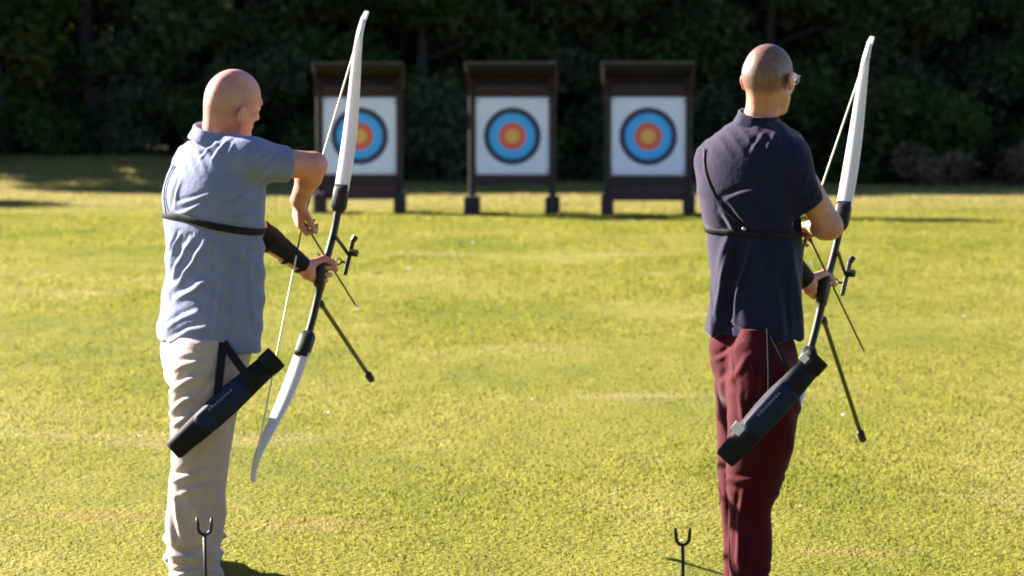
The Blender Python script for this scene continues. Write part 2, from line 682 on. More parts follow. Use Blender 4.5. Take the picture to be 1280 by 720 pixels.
def collar(H0, up, fr, rx, ry, h, name, m, parent, flare=0.012):
    """fold-over polo collar round a neck: centre H0, up axis, front axis"""
    up = unit(up)
    fr = unit(np.asarray(fr) - up * np.dot(fr, up))
    sd = np.cross(fr, up)
    prof = [(0.002, -0.012), (0.000, 0.25 * h), (0.000, 0.8 * h), (0.002, h), (0.006, h * 1.05), (0.010, h * 0.97), (flare, 0.6 * h), (flare + 0.008, 0.15 * h), (flare + 0.011, -0.004), (flare + 0.006, -0.006), (flare + 0.001, 0.3 * h), (0.006, 0.0)]
    R = []
    for a in np.linspace(0, 2 * math.pi, 48, endpoint=False):
        c, sn = math.cos(a), math.sin(a)
        drop = -0.030 * max(0, c) ** 2
        ring = []
        for o, z in prof:
            wob = 0.0018 * math.sin(7 * a + 1) * (o > 0.008)
            ring.append(np.asarray(H0) + fr * c * (ry + o + wob) + sd * sn * (rx + o + wob) + up * (z + drop))
        R.append(ring)
    mb = MB().rings(R, cap=False, closed=True)
    return mb.build(name, m, parent, smooth=True)

# ------------------------------------------------------------------ palette
M = {}
M['skin_pink'] = skin('skin_pink', (0.53, 0.250, 0.190), hair=(0.27, 0.17, 0.14))
M['skin_tan'] = skin('skin_tan', (0.46, 0.235, 0.155), hair=(0.070, 0.040, 0.030))
M['polo_blue'] = mat('polo_blue', (0.165, 0.190, 0.315), 0.85, 0.08, 18, 0.5, 60, sheen=0.15, spec=0.15, bdist=0.004)
M['polo_navy'] = mat('polo_navy', (0.0105, 0.0115, 0.034), 0.85, 0.12, 18, 0.4, 60, sheen=0.26, spec=0.12, bdist=0.004)
M['polo_navy'].node_tree.nodes['Principled BSDF'].inputs['Sheen Tint'].default_value = (1.0, 0.80, 0.95, 1)
M['beige'] = mat('beige_cotton', (0.385, 0.308, 0.292), 0.85, 0.08, 16, 0.5, 55, sheen=0.1, spec=0.15, bdist=0.004)
M['maroon'] = mat('maroon_cotton', (0.056, 0.0050, 0.0095), 0.85, 0.15, 16, 0.4, 55, sheen=0.10, spec=0.08, bdist=0.004)
M['black_nylon'] = mat('black_nylon', (0.006, 0.006, 0.008), 0.7, 0.3, 40, 0.3, 300, bdist=0.002, spec=0.2)
M['navy_nylon'] = mat('navy_nylon', (0.007, 0.011, 0.040), 0.65, 0.3, 40, 0.3, 300, bdist=0.002, spec=0.2)
M['black_metal'] = mat('black_metal', (0.010, 0.009, 0.012), 0.45, 0.3, 30, spec=0.3)
M['carbon'] = mat('carbon_rod', (0.014, 0.014, 0.016), 0.35, 0.3, 60)
M['limb_white'] = mat('limb_white', (0.74, 0.73, 0.76), 0.35, 0.05, 12)
M['string_white'] = mat('string_white', (0.78, 0.74, 0.52), 0.6, 0.1, 80)
M['steel'] = mat('steel', (0.45, 0.45, 0.47), 0.3, 0.1, 30, metal=1.0)
M['leather'] = mat('brown_leather', (0.16, 0.055, 0.03), 0.6, 0.2, 50)
M['white_tag'] = mat('white_tag', (0.80, 0.80, 0.82), 0.6, 0.05, 40)
M['grey_print'] = mat('grey_print', (0.17, 0.22, 0.34), 0.6, 0.1, 60)
M['shoe'] = mat('shoe_leather', (0.05, 0.04, 0.035), 0.55, 0.3, 40)
M['shoe_sole'] = mat('shoe_sole', (0.5, 0.48, 0.45), 0.7, 0.1, 40)
M['eye'] = mat('eye_white', (0.6, 0.58, 0.55), 0.2, 0.05, 40)
M['vane'] = mat('vane_plastic', (0.55, 0.42, 0.06), 0.5, 0.1, 40)
gm, gnt, gp = nodes_of('clear_lens')
gp.inputs['Base Color'].default_value = (0.95, 0.95, 0.95, 1)
gp.inputs['Roughness'].default_value = 0.03
gp.inputs['Transmission Weight'].default_value = 0.9
gp.inputs['IOR'].default_value = 1.1
M['lens'] = gm


def sections(rows, d0, az, ratio=1.35):
    """image silhouette rows (py, left, right) of a rounded trunk turned by az -> loft sections in metres"""
    out = []
    for py, l, r in rows:
        a, b = W(l, py, d0), W(r, py, d0)
        e = (b[0] - a[0]) / 2
        ry = e / math.hypot(ratio * math.cos(az), math.sin(az))
        out.append((a[2], (a[0] + b[0]) / 2, d0, ratio * ry, ry, -az))
    return out


def make_shoe(parent, c, az, m):
    f = np.array([math.sin(az), math.cos(az), 0])
    c = np.asarray(c) + f * 0.055
    s = Sdf(c + np.array([-0.24, -0.24, -0.01]), c + np.array([0.24, 0.24, 0.15]), 0.005)
    s.cap(c + f * -0.05 + [0, 0, 0.055], c + f * 0.03 + [0, 0, 0.065], 0.042, 0.046, 0)
    s.cap(c + f * 0.02 + [0, 0, 0.06], c + f * 0.15 + [0, 0, 0.036], 0.046, 0.038, 0.02)
    s.cap(c + f * -0.03 + [0, 0, 0.07], c + f * -0.01 + [0, 0, 0.11], 0.042, 0.045, 0.02)
    s.cut(c + np.array([0, 0, 0.012]), (0, 0, -1), 0.4)
    V, F = s.mesh()
    o = mesh_obj('shoe', V, F, m, parent)
    sd = np.array([f[1], -f[0], 0])
    mb = MB()
    ring = []
    for z in (0.001, 0.016):
        ring.append([c + f * (0.05 + 0.145 * math.cos(a)) + sd * (0.050 - 0.006 * math.cos(a)) * math.sin(a) + np.array([0, 0, z]) for a in np.linspace(0, 2 * math.pi, 28, endpoint=False)])
    mb.rings(ring)
    mb.build('sole', M['shoe_sole'], o)
    return o


def arm_chain(s, S, E, Wr, r, k=0.02):
    s.cap(S, E, r[0], r[1], k)
    S, E, Wr = map(np.asarray, (S, E, Wr))
    out = unit(unit(E - S) - unit(Wr - E))
    s.cap(E + out * 0.022, E + out * 0.022 + unit(Wr - E) * 0.02, 0.028, 0.026, 0.02)
    s.cap(E + (Wr - E) * 0.75, Wr, r[2] * 1.02, r[2] * 1.06, 0.008)
    mid = E + (Wr - E) * 0.3
    s.cap(E, mid, r[1], r[1] * 1.02, 0.012)
    s.cap(mid, E + (Wr - E) * 0.8, r[1] * 1.02, r[2] * 0.98, 0.012)


# ================================================================== archer with the beige trousers
DA = 8.56
A = lambda px, py, dd=0.0: W(px, py, DA + dd)
rootA = np.array([A(258, 700)[0], DA, 0.0])

torsoA = sections([(166, 262, 300), (172, 246, 306), (180, 236, 318), (192, 226, 326), (206, 216, 330), (224, 208, 331), (245, 203, 331), (272, 203, 330), (300, 207, 329),
                   (330, 208, 329), (360, 206, 329), (390, 202, 327), (415, 198, 325), (460, 196, 322)], DA, rad(45))
shR, shL = A(306, 200, -0.12), A(240, 205, 0.13)
elR, elL = A(391, 207, 0.02), A(316, 284, 0.20)
wrR, wrL = A(374, 250, 0.19), A(384, 337, 0.360)
GA = A(403, 338, 0.42)              # bow grip
NA = A(379, 276, 0.225)             # nocking point
fA = unit((0.27, 0.89, -0.37))
uA = unit((0.217, (0.97 * 0.37 - 0.217 * 0.27) / 0.89, 0.97))

b = Sdf(rootA + [-0.42, -0.36, 0.0], rootA + [0.56, 0.62, 1.88], 0.0038)
HA, axA = head(b, A(292, 126), rad(47), rad(12), rad(9), 0.995, -0.032)
b.cap(HA(-0.025, 0, -0.055), A(274, 188, 0.01), 0.061, 0.060, 0.03)
b.cap(HA(-0.05, 0, -0.035), A(269, 184, -0.01), 0.045, 0.05, 0.03)
b.loft(torsoA, 0.04, grow=-0.032, zlo=0.93)
arm_chain(b, shR, elR, wrR, (0.058, 0.047, 0.031))
arm_chain(b, shL, elL, wrL, (0.058, 0.044, 0.030))
hips = A(260, 440)
for q, (hx, kx, ax_, dd) in enumerate(((262, 256, 246, -0.12), (258, 252, 246, 0.13))):
    b.cap(A(hx, 425, dd * 0.4), A(hx, 480, dd * 0.7), 0.078, 0.078, 0.03)
    b.cap(A(hx, 480, dd * 0.7), A(kx, 566, dd), 0.078, 0.058, 0.02)
    b.cap(A(kx, 566, dd), A(ax_, 716, dd * 1.2), 0.058, 0.04, 0.03)
# hands
hand(b, wrR, A(372, 280, 0.225) - wrR, NA - wrR + np.array([0.06, 0.03, 0.0]), False,
     [(38, 62, 35), (42, 66, 38), (44, 66, 40), (58, 72, 45)], [(0.75, 0.5, 0.35), (0.85, 0.1, 0.5), (0.85, -0.1, 0.5)], 1.0)
hand(b, wrL, np.array([0.35, 0.93, -0.12]), np.array([0.93, -0.35, 0.0]), True,
     [(80, 88, 50), (80, 90, 52), (82, 90, 52), (84, 90, 52)], [(0.55, 0.30, 0.45), (0.70, -0.25, 0.55), (0.25, -0.80, 0.25)], 1.12)
V, F = b.mesh()
q = (V - HA(0, 0, 0))
ha, hb_, hc = q @ axA[0], q @ axA[1], q @ axA[2]
hair = 0.55 * sstep(hc - 0.2 * ha, 0.085, 0.04) * sstep(hc - 0.5 * ha, -0.06, -0.01) * sstep(ha, 0.07, 0.03) * sstep(np.abs(hb_), 0.092, 0.084) * (hc > -0.11)
person_a = mesh_obj('person', V, F, M['skin_pink'], origin=rootA, attrs={'hair': hair})
tag(person_a, 'bald man in a light blue polo and beige trousers holding a bow, right elbow raised', 'man', 'archers at the shooting line')

# polo shirt
s = Sdf(rootA + [-0.36, -0.34, 0.72], rootA + [0.42, 0.42, 1.68], 0.0046)
s.loft(torsoA, 0, zlo=A(262, 431)[2], tilt=(-0.11, 0.0))
s.cap(A(290, 194, -0.09), A(316, 197, -0.105), 0.070, 0.070, 0.035)
s.cap(A(312, 199, -0.11), A(361, 206, -0.045), 0.071, 0.0635, 0.03)
s.cap(A(244, 203, 0.11), A(288, 254, 0.17), 0.073, 0.068, 0.04)
c = A(358, 205.5, -0.045)
s.cut(c, elR - shR, 0.105)
s.cap(A(335, 202, -0.07), A(380, 208, 0.0), 0.056, 0.056, 0, 'sub')
c = A(282, 247, 0.16)
s.cut(c, elL - shL, 0.10)
s.cap(A(268, 232, 0.15), elL, 0.054, 0.054, 0, 'sub')
zh = A(262, 431)[2]
s.loft(torsoA, 0, 'sub', zlo=zh - 0.08, zhi=zh + 0.035, grow=-0.010)
V, F = s.mesh()
n = normals(V, F)
zz = V[:, 2]
pyq = 140 + (CAMZ - zz) * 355             # approx photo row
lat = V[:, 0] - rootA[0]
lower = sstep(pyq, 285, 330)
up = sstep(pyq, 270, 240)
disp = 0.006 * folds(V, (0.75, 0.25, 0.62), 14, 3, 2.4) * lower
disp += 0.008 * folds(V, (0.5, 0.1, 1.0), 17, 8) * sstep(pyq, 250, 290) * sstep(pyq, 345, 300)
disp += 0.009 * folds(V, (0.9, 0.2, -0.3), 9, 21) * sstep(pyq, 330, 400)
disp += 0.006 * folds(V, (0.9, 0.0, 0.45), 26, 5, warp=1.0) * sstep(lat, 0.10, 0.02) * sstep(pyq, 225, 200) * sstep(pyq, 160, 175)
disp += 0.006 * folds(V, (0.5, 0, -1.0), 15, 31) * sstep(lat, 0.05, 0.13) * sstep(pyq, 245, 215)
disp += 0.002 * snoise(V, 16, 77)
for pts, w, a in (
        (((231, 290), (222, 305), (215, 322)), 0.007, 0.012), (((246, 296), (232, 318), (219, 345)), 0.009, 0.014), (((264, 298), (250, 322), (228, 352), (214, 362)), 0.010, 0.016),
        (((268, 345), (250, 358), (226, 372)), 0.011, 0.016), (((256, 385), (236, 393), (214, 408)), 0.009, 0.013), (((272, 402), (246, 408), (216, 424)), 0.008, 0.010),
        (((282, 300), (284, 350), (276, 410)), 0.010, 0.007), (((303, 300), (304, 360), (298, 425)), 0.010, 0.008), (((318, 300), (318, 350), (322, 410)), 0.009, 0.008),
        (((264, 250), (240, 262), (220, 268)), 0.007, 0.008), (((276, 238), (250, 248), (226, 254)), 0.007, 0.007), (((232, 222), (226, 240), (222, 258)), 0.007, 0.006),
        (((276, 178), (266, 186), (256, 197)), 0.006, 0.008), (((288, 176), (280, 186), (272, 198)), 0.006, 0.007), (((298, 178), (294, 187), (287, 200)), 0.006, 0.006),
        (((352, 196), (336, 212), (322, 226)), 0.008, 0.009), (((344, 190), (326, 204), (310, 214)), 0.008, 0.006), (((356, 214), (344, 222), (330, 230)), 0.007, 0.008),
        (((318, 240), (300, 252), (284, 256)), 0.008, 0.007), (((322, 262), (306, 270), (290, 272)), 0.007, 0.006)):
    disp += crease(V, n, pts, DA, w, a)
# pulled in under the chest band
band_py = 268 + (lat - (A(210, 268)[0] - rootA[0])) / 0.33 * 24
disp -= 0.006 * np.exp(-((pyq - band_py) / 9.0) ** 2)
V = V + n * disp[:, None]
V = relax(V, F, 1)
shirt_a = mesh_obj('polo_shirt', V, F, M['polo_blue'], person_a)
bvA = bvh_of(V, F)
nb = A(272, 172)
collar(A(271, 175, 0.0), HA(-0.05, 0, -0.06) - A(266, 186) + np.array([0.01, 0.0, 0.05]), (math.sin(rad(46)), math.cos(rad(46)), 0), 0.074, 0.080, 0.042, 'collar', M['polo_blue'], shirt_a)

# trousers
t = Sdf(rootA + [-0.34, -0.38, 0.0], rootA + [0.34, 0.42, 1.0], 0.0056)
pel = sections([(392, 232, 300), (404, 214, 310), (420, 203, 315), (436, 199, 314), (452, 200, 311), (470, 204, 306), (490, 214, 298), (508, 232, 284)], DA, rad(55))
t.loft(pel, 0)
for q in (0, 1):
    dd = (-0.10, 0.12)[q]
    rows = [((262, 428), 0.088), ((257, 460), 0.114), ((256, 500), 0.119), ((254, 540), 0.108), ((252, 580), 0.099), ((248, 620), 0.100), ((246, 660), 0.098), ((245, 690), 0.089), ((245, 712), 0.086), ((246, 722), 0.082)]
    off = (0, -3)[q]
    secs = []
    for i, ((px, py), r) in enumerate(rows):
        p = A(px + off, py, dd)
        secs.append((p[2], p[0], DA + dd * (1 + 0.25 * i / 8), r * (1.0, 0.97)[q], r * 0.98, 0))
    t.loft(secs, 0.035)
    t.loft(secs, 0, 'sub', zlo=secs[-1][0] - 0.05, zhi=secs[-1][0] + 0.03, grow=-0.012)
V, F = t.mesh()
n = normals(V, F)
pyq = 140 + (CAMZ - V[:, 2]) * 358
disp = 0.012 * folds(V, (0.45, 0.2, 1.0), 15, 41) * sstep(pyq, 420, 450) * sstep(pyq, 530, 490)
disp += 0.012 * folds(V, (-0.25, 0.2, 1.0), 12, 51) * np.exp(-((pyq - 590) / 32) ** 2)
disp += 0.010 * folds(V, (1.0, 0.3, 0.35), 9, 55) * sstep(pyq, 600, 640)
disp += 0.020 * folds(V, (0.3, 0.2, 1.0), 16, 61) * sstep(pyq, 664, 692)
disp += 0.004 * snoise(V, 12, 71)
for pts, w, a in (
        (((262, 444), (238, 450), (208, 466)), 0.009, 0.013), (((270, 458), (244, 468), (214, 488)), 0.010, 0.014), (((262, 482), (240, 492), (216, 514)), 0.009, 0.013), (((250, 508), (234, 518), (216, 530)), 0.009, 0.010),
        (((244, 436), (226, 440), (206, 448)), 0.007, 0.008), (((296, 445), (280, 470), (262, 490)), 0.009, 0.008),
        (((268, 578), (240, 586), (214, 596)), 0.011, 0.016), (((280, 596), (252, 600), (226, 612)), 0.010, 0.010), (((228, 606), (232, 635), (240, 668)), 0.012, 0.013), (((262, 600), (258, 640), (264, 676)), 0.011, 0.008),
        (((276, 676), (250, 684), (218, 680)), 0.012, 0.020), (((272, 700), (244, 702), (216, 712)), 0.010, 0.017), (((262, 690), (240, 694), (222, 700)), 0.007, 0.010)):
    disp += crease(V, n, pts, DA, w, a)
V = V + n * disp[:, None]
V = relax(V, F, 1)
trousers_a = mesh_obj('trousers', V, F, M['beige'], person_a)
bvTA = bvh_of(V, F)
for dd in (-0.125, 0.15):
    make_shoe(person_a, np.array([A(246, 716, dd)[0], DA + dd, 0.0]), rad(4), M['shoe'])
for b_ in (-1, 1):
    MB().ball(HA(0.0845, 0.031 * b_, -0.004), 0.0118).build('eye', M['eye'], person_a, True)

# chest guard: band round the chest and a thin strap over the far shoulder
xl, xr = A(210, 268)[0], A(328, 292)[0]
zl, zr = A(210, 268)[2], A(328, 292)[2] + 0.012
zf = lambda x, y: zl + (zr - zl) * sstep((x - xl) / (xr - xl), 0, 1) * 1.0
band = strap(around(bvA, 0.5 * (xl + xr), DA, zf, np.linspace(0, 2 * math.pi, 64, endpoint=False)), 0.0125, 0.0022, closed=True)
guard_a = band.build('chest_guard', M['black_nylon'], person_a, True)
pts = [hit(px, py, bvA) for px, py in ((210, 267), (207.5, 255), (206.5, 245), (207.5, 234), (211, 222), (219, 207))]
strap([p for p in pts if p], 0.0035, 0.0018, sm=1).build('shoulder_strap', M['black_nylon'], guard_a, True)

# arm guard on the bow arm
g = Sdf(np.minimum(elL, wrL) - 0.1, np.maximum(elL, wrL) + 0.1, 0.004)
va = wrL - elL
g.cap(elL + va * 0.02, elL + va * 0.30, 0.0478, 0.0480, 0)
g.cap(elL + va * 0.30, elL + va * 0.93, 0.0480, 0.0350, 0.01)
lowd = np.cross(unit(va), np.array([0.0, 1.0, 0.0]))
lowd = lowd * (-1 if lowd[2] > 0 else 1)
g.cut(elL + va * 0.5 + lowd * 0.020, lowd + np.array([0, 0.15, 0]), 0.4)
g.cut(elL + va * 0.10, -va, 0.1)
g.cut(elL + va * 0.92, va, 0.1)
V, F = g.mesh()
V = V + normals(V, F) * (0.0012 * folds(V, va, 24, 13))[:, None]
arm_a = mesh_obj('arm_guard', V, F, M['black_nylon'], person_a)
mb = MB()
for q in (0.3, 0.62, 0.86):
    c = elL + va * q
    r = 0.0470 - 0.014 * max(0, q - 0.3) / 0.6
    e1 = unit(np.cross(va, (0, 0, 1)))
    e2 = unit(np.cross(va, e1))
    mb.sweep([c + (e1 * math.cos(x) + e2 * math.sin(x)) * (r + 0.001) for x in np.linspace(0, 6.283, 28, endpoint=False)], unit(va), 0.008,
             [e1 * math.cos(x) + e2 * math.sin(x) for x in np.linspace(0, 6.283, 28, endpoint=False)], 0.0016, closed=True)
mb.build('elastic_strap', M['black_nylon'], arm_a, True)
tipc = NA + np.array([-0.012, -0.006, -0.004])
ft = MB().ball(tipc, (0.012, 0.02, 0.022)).build('finger_tab', M['black_nylon'], person_a, True)


# ================================================================== archer with the maroon trousers
DB = 8.30
B = lambda px, py, dd=0.0: W(px, py, DB + dd)
rootB = np.array([B(935, 700)[0], DB, 0.0])
torsoB = sections([(146, 928, 968), (153, 914, 978), (162, 902, 990), (174, 890, 1000), (190, 881, 1005), (210, 876, 1006), (235, 874, 1005), (260, 878, 1002), (290, 884, 1000),
                   (320, 888, 1000), (350, 891, 1000), (380, 890, 1000), (408, 886, 999), (450, 884, 998)], DB, rad(30))
shR2, shL2 = B(984, 196, -0.095), B(892, 200, 0.09)
elR2, elL2 = B(1036, 282, -0.05), B(955, 292, 0.23)
wrR2, wrL2 = B(1020, 284, 0.16), B(1011, 355, 0.345)
GB = B(1031, 358, 0.405)
NB = B(1008, 289, 0.225)
fB = unit((0.30, 0.83, -0.46))
uB = unit((0.287, (0.97 * 0.46 - 0.287 * 0.30) / 0.83, 0.97))

b = Sdf(rootB + [-0.34, -0.36, 0.0], rootB + [0.44, 0.60, 1.95], 0.0038)
HB, axB = head(b, B(961, 96), rad(33), rad(2), rad(0), 1.0, -0.006, 0.86)
b.cap(HB(-0.022, 0, -0.05), B(949, 164, 0.01), 0.051, 0.053, 0.03)
b.cap(HB(-0.045, 0, -0.035), B(948, 162, -0.005), 0.038, 0.044, 0.03)
b.loft(torsoB, 0.04, grow=-0.032, zlo=0.99)
arm_chain(b, shR2, elR2, wrR2, (0.056, 0.046, 0.030))
arm_chain(b, shL2, elL2, wrL2, (0.056, 0.043, 0.030))
for hx, kx, ax_, dd in ((952, 945, 936, -0.11), (935, 930, 927, 0.11)):
    b.cap(B(hx, 425, dd * 0.4), B(hx, 490, dd * 0.6), 0.064, 0.064, 0.03)
    b.cap(B(hx, 490, dd * 0.6), B(kx, 590, dd), 0.064, 0.048, 0.02)
    b.cap(B(kx, 590, dd), B(ax_, 730, dd * 1.1), 0.054, 0.04, 0.03)
hand(b, wrR2, NB - wrR2 + np.array([-0.02, 0.02, 0.0]), np.array([-0.5, 0.25, -0.8]), False,
     [(30, 60, 35), (34, 64, 38), (36, 64, 40), (50, 70, 45)], [(0.75, 0.5, 0.35), (0.85, 0.1, 0.5), (0.85, -0.1, 0.5)], 1.0)
hand(b, wrL2, np.array([0.35, 0.93, -0.16]), np.array([0.93, -0.35, 0.0]), True,
     [(80, 88, 50), (80, 90, 52), (82, 90, 52), (84, 90, 52)], [(0.55, 0.30, 0.45), (0.70, -0.25, 0.55), (0.25, -0.80, 0.25)], 1.12)
V, F = b.mesh()
q = (V - HB(0, 0, 0))
ha, hb_, hc = q @ axB[0], q @ axB[1], q @ axB[2]
hair = sstep(hc - 0.75 * ha, -0.05, -0.0) * sstep(ha, 0.085, 0.05) * sstep(hc, -0.075, -0.04) * sstep(np.abs(hb_), 0.084, 0.078)
person_b = mesh_obj('person', V, F, M['skin_tan'], origin=rootB, attrs={'hair': hair * (hc > -0.1)})
tag(person_b, 'man in a navy polo, maroon trousers and glasses with cropped hair, loading his bow', 'man', 'archers at the shooting line')

s = Sdf(rootB + [-0.32, -0.34, 0.80], rootB + [0.38, 0.42, 1.75], 0.0046)
s.loft(torsoB, 0, zlo=B(940, 419)[2], tilt=(-0.05, 0.0))
s.cap(B(970, 194, -0.08), B(988, 200, -0.10), 0.068, 0.068, 0.035)
s.cap(B(985, 200, -0.10), B(1014, 262, -0.08), 0.068, 0.056, 0.03)
s.cap(B(893, 200, 0.06), B(915, 262, 0.15), 0.066, 0.066, 0.04)
s.cut(B(1011, 258, -0.08), elR2 - shR2 + np.array([0, 0, 0.03]), 0.095)
s.cap(B(1000, 235, -0.085), B(1026, 272, -0.06), 0.049, 0.049, 0, 'sub')
s.cut(B(913, 258, 0.145), elL2 - shL2, 0.10)
zh = B(940, 419)[2]
s.loft(torsoB, 0, 'sub', zlo=zh - 0.08, zhi=zh + 0.035, grow=-0.010)
V, F = s.mesh()
n = normals(V, F)
pyq = 140 + (CAMZ - V[:, 2]) * 366
lat = V[:, 0] - rootB[0]
disp = 0.013 * folds(V, (1.0, 0.2, 0.18), 9, 103, warp=1.2) * sstep(pyq, 285, 330)
disp += 0.010 * folds(V, (0.55, 0.1, 0.8), 12, 108) * sstep(pyq, 225, 260) * sstep(pyq, 330, 290) * sstep(lat, 0.10, 0.0)
disp += 0.004 * folds(V, (0.9, 0.0, 0.5), 24, 105, warp=1.0) * sstep(pyq, 205, 180) * sstep(pyq, 145, 160)
disp += 0.007 * folds(V, (0.9, 0, -0.5), 12, 131) * sstep(lat, 0.08, 0.15) * sstep(pyq, 270, 240)
disp += 0.002 * snoise(V, 16, 177)
for pts, w, a in (
        (((908, 250), (920, 266), (934, 282)), 0.008, 0.012), (((900, 262), (912, 280), (922, 300)), 0.009, 0.010), (((940, 236), (922, 240), (904, 248)), 0.009, 0.014),
        (((936, 298), (928, 330), (918, 370), (912, 408)), 0.009, 0.012), (((915, 300), (906, 340), (897, 392)), 0.008, 0.012), (((962, 300), (964, 350), (972, 412)), 0.010, 0.007), (((984, 302), (982, 350), (986, 410)), 0.009, 0.006),
        (((950, 166), (943, 176), (934, 190)), 0.007, 0.005), (((964, 166), (957, 178), (949, 192)), 0.007, 0.005),
        (((1016, 236), (1004, 250), (990, 262)), 0.007, 0.008), (((1004, 214), (994, 236), (986, 256)), 0.008, 0.006), (((898, 394), (910, 398), (930, 408)), 0.007, 0.008)):
    disp += crease(V, n, pts, DB, w, a)
# long vertical fold of loose cloth down the sunny side
vx = B(905, 320)[0] - rootB[0] - (pyq - 320) * 0.00036
disp += (0.016 * np.exp(-((lat - vx) / 0.016) ** 2) - 0.012 * np.exp(-((lat - vx - 0.035) / 0.016) ** 2)) * sstep(pyq, 268, 310) * (n[:, 1] < 0.3)
disp -= 0.006 * np.exp(-((pyq - 291) / 9.0) ** 2)
V = V + n * disp[:, None]
V = relax(V, F, 1)
shirt_b = mesh_obj('polo_shirt', V, F, M['polo_navy'], person_b)
bvB = bvh_of(V, F)
collar(B(947, 156, 0.0), HB(-0.045, 0, -0.06) - B(944, 164) + np.array([0.0, 0.0, 0.05]), (math.sin(rad(30)), math.cos(rad(30)), 0), 0.061, 0.067, 0.040, 'collar', M['polo_navy'], shirt_b)

t = Sdf(rootB + [-0.30, -0.36, 0.0], rootB + [0.34, 0.38, 1.05], 0.0056)
pel = sections([(384, 918, 974), (400, 906, 982), (416, 896, 989), (436, 891, 995), (460, 893, 996), (482, 899, 992), (505, 912, 978), (525, 928, 962)], DB, rad(31), 1.40)
t.loft(pel, 0)
legB = [[((945, 410), 0.050), ((948, 432), 0.082), ((952, 460), 0.110), ((955, 490), 0.122), ((953, 530), 0.115), ((948, 570), 0.104), ((942, 610), 0.090), ((937, 640), 0.071), ((937, 665), 0.075), ((936, 695), 0.076), ((935, 722), 0.066), ((934, 745), 0.064)],
        [((938, 405), 0.056), ((938, 428), 0.088), ((937, 455), 0.110), ((936, 490), 0.114), ((934, 530), 0.105), ((932, 570), 0.095), ((930, 610), 0.085), ((928, 640), 0.074), ((928, 665), 0.070), ((928, 695), 0.068), ((928, 722), 0.066), ((928, 745), 0.064)]]
for q in (0, 1):
    dd = (-0.10, 0.11)[q]
    secs = []
    for i, ((px, py), r) in enumerate(legB[q]):
        p = B(px, py, dd)
        secs.append((p[2], p[0], DB + dd * (1 + 0.15 * i / 8), r, r * 0.98, 0))
    t.loft(secs, 0.03)
    t.loft(secs, 0, 'sub', zlo=secs[-1][0] - 0.05, zhi=secs[-1][0] + 0.03, grow=-0.012)
V, F = t.mesh()
n = normals(V, F)
pyq = 140 + (CAMZ - V[:, 2]) * 366
disp = 0.011 * folds(V, (0.5, 0.2, 1.0), 14, 141) * sstep(pyq, 415, 440) * sstep(pyq, 540, 500)
disp += 0.013 * folds(V, (0.9, 0.3, 0.30), 9, 151) * sstep(pyq, 470, 520)
disp += 0.012 * folds(V, (0.2, 0.2, 1.0), 14, 161) * np.exp(-((pyq - 615) / 30) ** 2)
disp += 0.0035 * snoise(V, 12, 171)
for pts, w, a in (
        (((920, 424), (908, 440), (892, 452)), 0.008, 0.011), (((926, 440), (914, 462), (900, 482)), 0.010, 0.008), (((900, 456), (904, 490), (906, 530)), 0.010, 0.005), (((918, 470), (920, 500), (926, 530)), 0.009, 0.009),
        (((950, 440), (944, 480), (930, 520)), 0.010, 0.008), (((975, 590), (945, 584), (912, 592)), 0.010, 0.012), (((972, 610), (945, 612), (915, 604)), 0.009, 0.010), (((924, 600), (918, 640), (916, 690)), 0.010, 0.014),
        (((940, 640), (934, 672), (930, 720)), 0.009, 0.010), (((962, 700), (945, 706), (925, 702)), 0.009, 0.010)):
    disp += crease(V, n, pts, DB, w, a)
V = V + n * disp[:, None]
V = relax(V, F, 1)
trousers_b = mesh_obj('trousers', V, F, M['maroon'], person_b)
for dd in (-0.115, 0.13):
    make_shoe(person_b, np.array([B(931, 720, dd)[0], DB + dd, 0.0]), rad(4), M['shoe'])
for b_ in (-1, 1):
    MB().ball(HB(0.0815, 0.031 * b_, -0.004), 0.0112).build('eye', M['eye'], person_b, True)

# glasses
mb = MB()
lens = MB()
for b_ in (-1, 1):
    ring = [HB(0.113 - 0.10 * (0.033 * b_ + 0.026 * math.cos(x)) ** 2 * 20, 0.034 * b_ + 0.027 * math.cos(x), -0.004 + 0.021 * math.sin(x)) for x in np.linspace(0, 6.2832, 24, endpoint=False)]
    R = [[p + o for p in ring] for o in (axB[0] * 0.0012, axB[0] * -0.0012)]
    mb.tube(ring + [ring[0]], 0.0024, 6)
    lens.rings(R)
    mb.tube([HB(0.100, 0.060 * b_, 0.004), HB(0.085, 0.076 * b_, 0.006), HB(0.0, 0.081 * b_, 0.006), HB(-0.02, 0.082 * b_, -0.006)], 0.0019, 6)
mb.tube([HB(0.112, -0.008, 0.002), HB(0.116, 0, 0.005), HB(0.112, 0.008, 0.002)], 0.0016, 6)
gl = mb.build('glasses', M['steel'], person_b, True)
lens.build('lenses', M['lens'], gl)

# chest guard with its strap over the sunny shoulder
zb = B(960, 290)[2]
guard_b = strap(around(bvB, rootB[0] + 0.0, DB, lambda x, y: zb - 0.05 * (x - rootB[0]), np.linspace(0, 2 * math.pi, 64, endpoint=False)), 0.0085, 0.0018, closed=True).build('chest_guard', M['black_nylon'], person_b, True)
pts = [hit(px, py, bvB) for px, py in ((882, 186), (880, 200), (882, 215), (887, 232), (895, 248), (905, 262), (919, 275), (934, 284))]
strap([p for p in pts if p], 0.0045, 0.0014, sm=1).build('shoulder_strap', M['black_nylon'], guard_b, True)
h1 = hit(933, 284, bvB, 0.012)
MB().ball(h1[0], (0.008, 0.005, 0.007)).build('buckle', M['steel'], guard_b, True)
g = Sdf(np.minimum(elL2, wrL2) - 0.1, np.maximum(elL2, wrL2) + 0.1, 0.004)
va = wrL2 - elL2
g.cap(elL2 + va * 0.1, elL2 + va * 0.95, 0.052, 0.0375, 0)
g.cut(elL2 + va * 0.12, -va, 0.1)
g.cut(elL2 + va * 0.94, va, 0.1)
V, F = g.mesh()
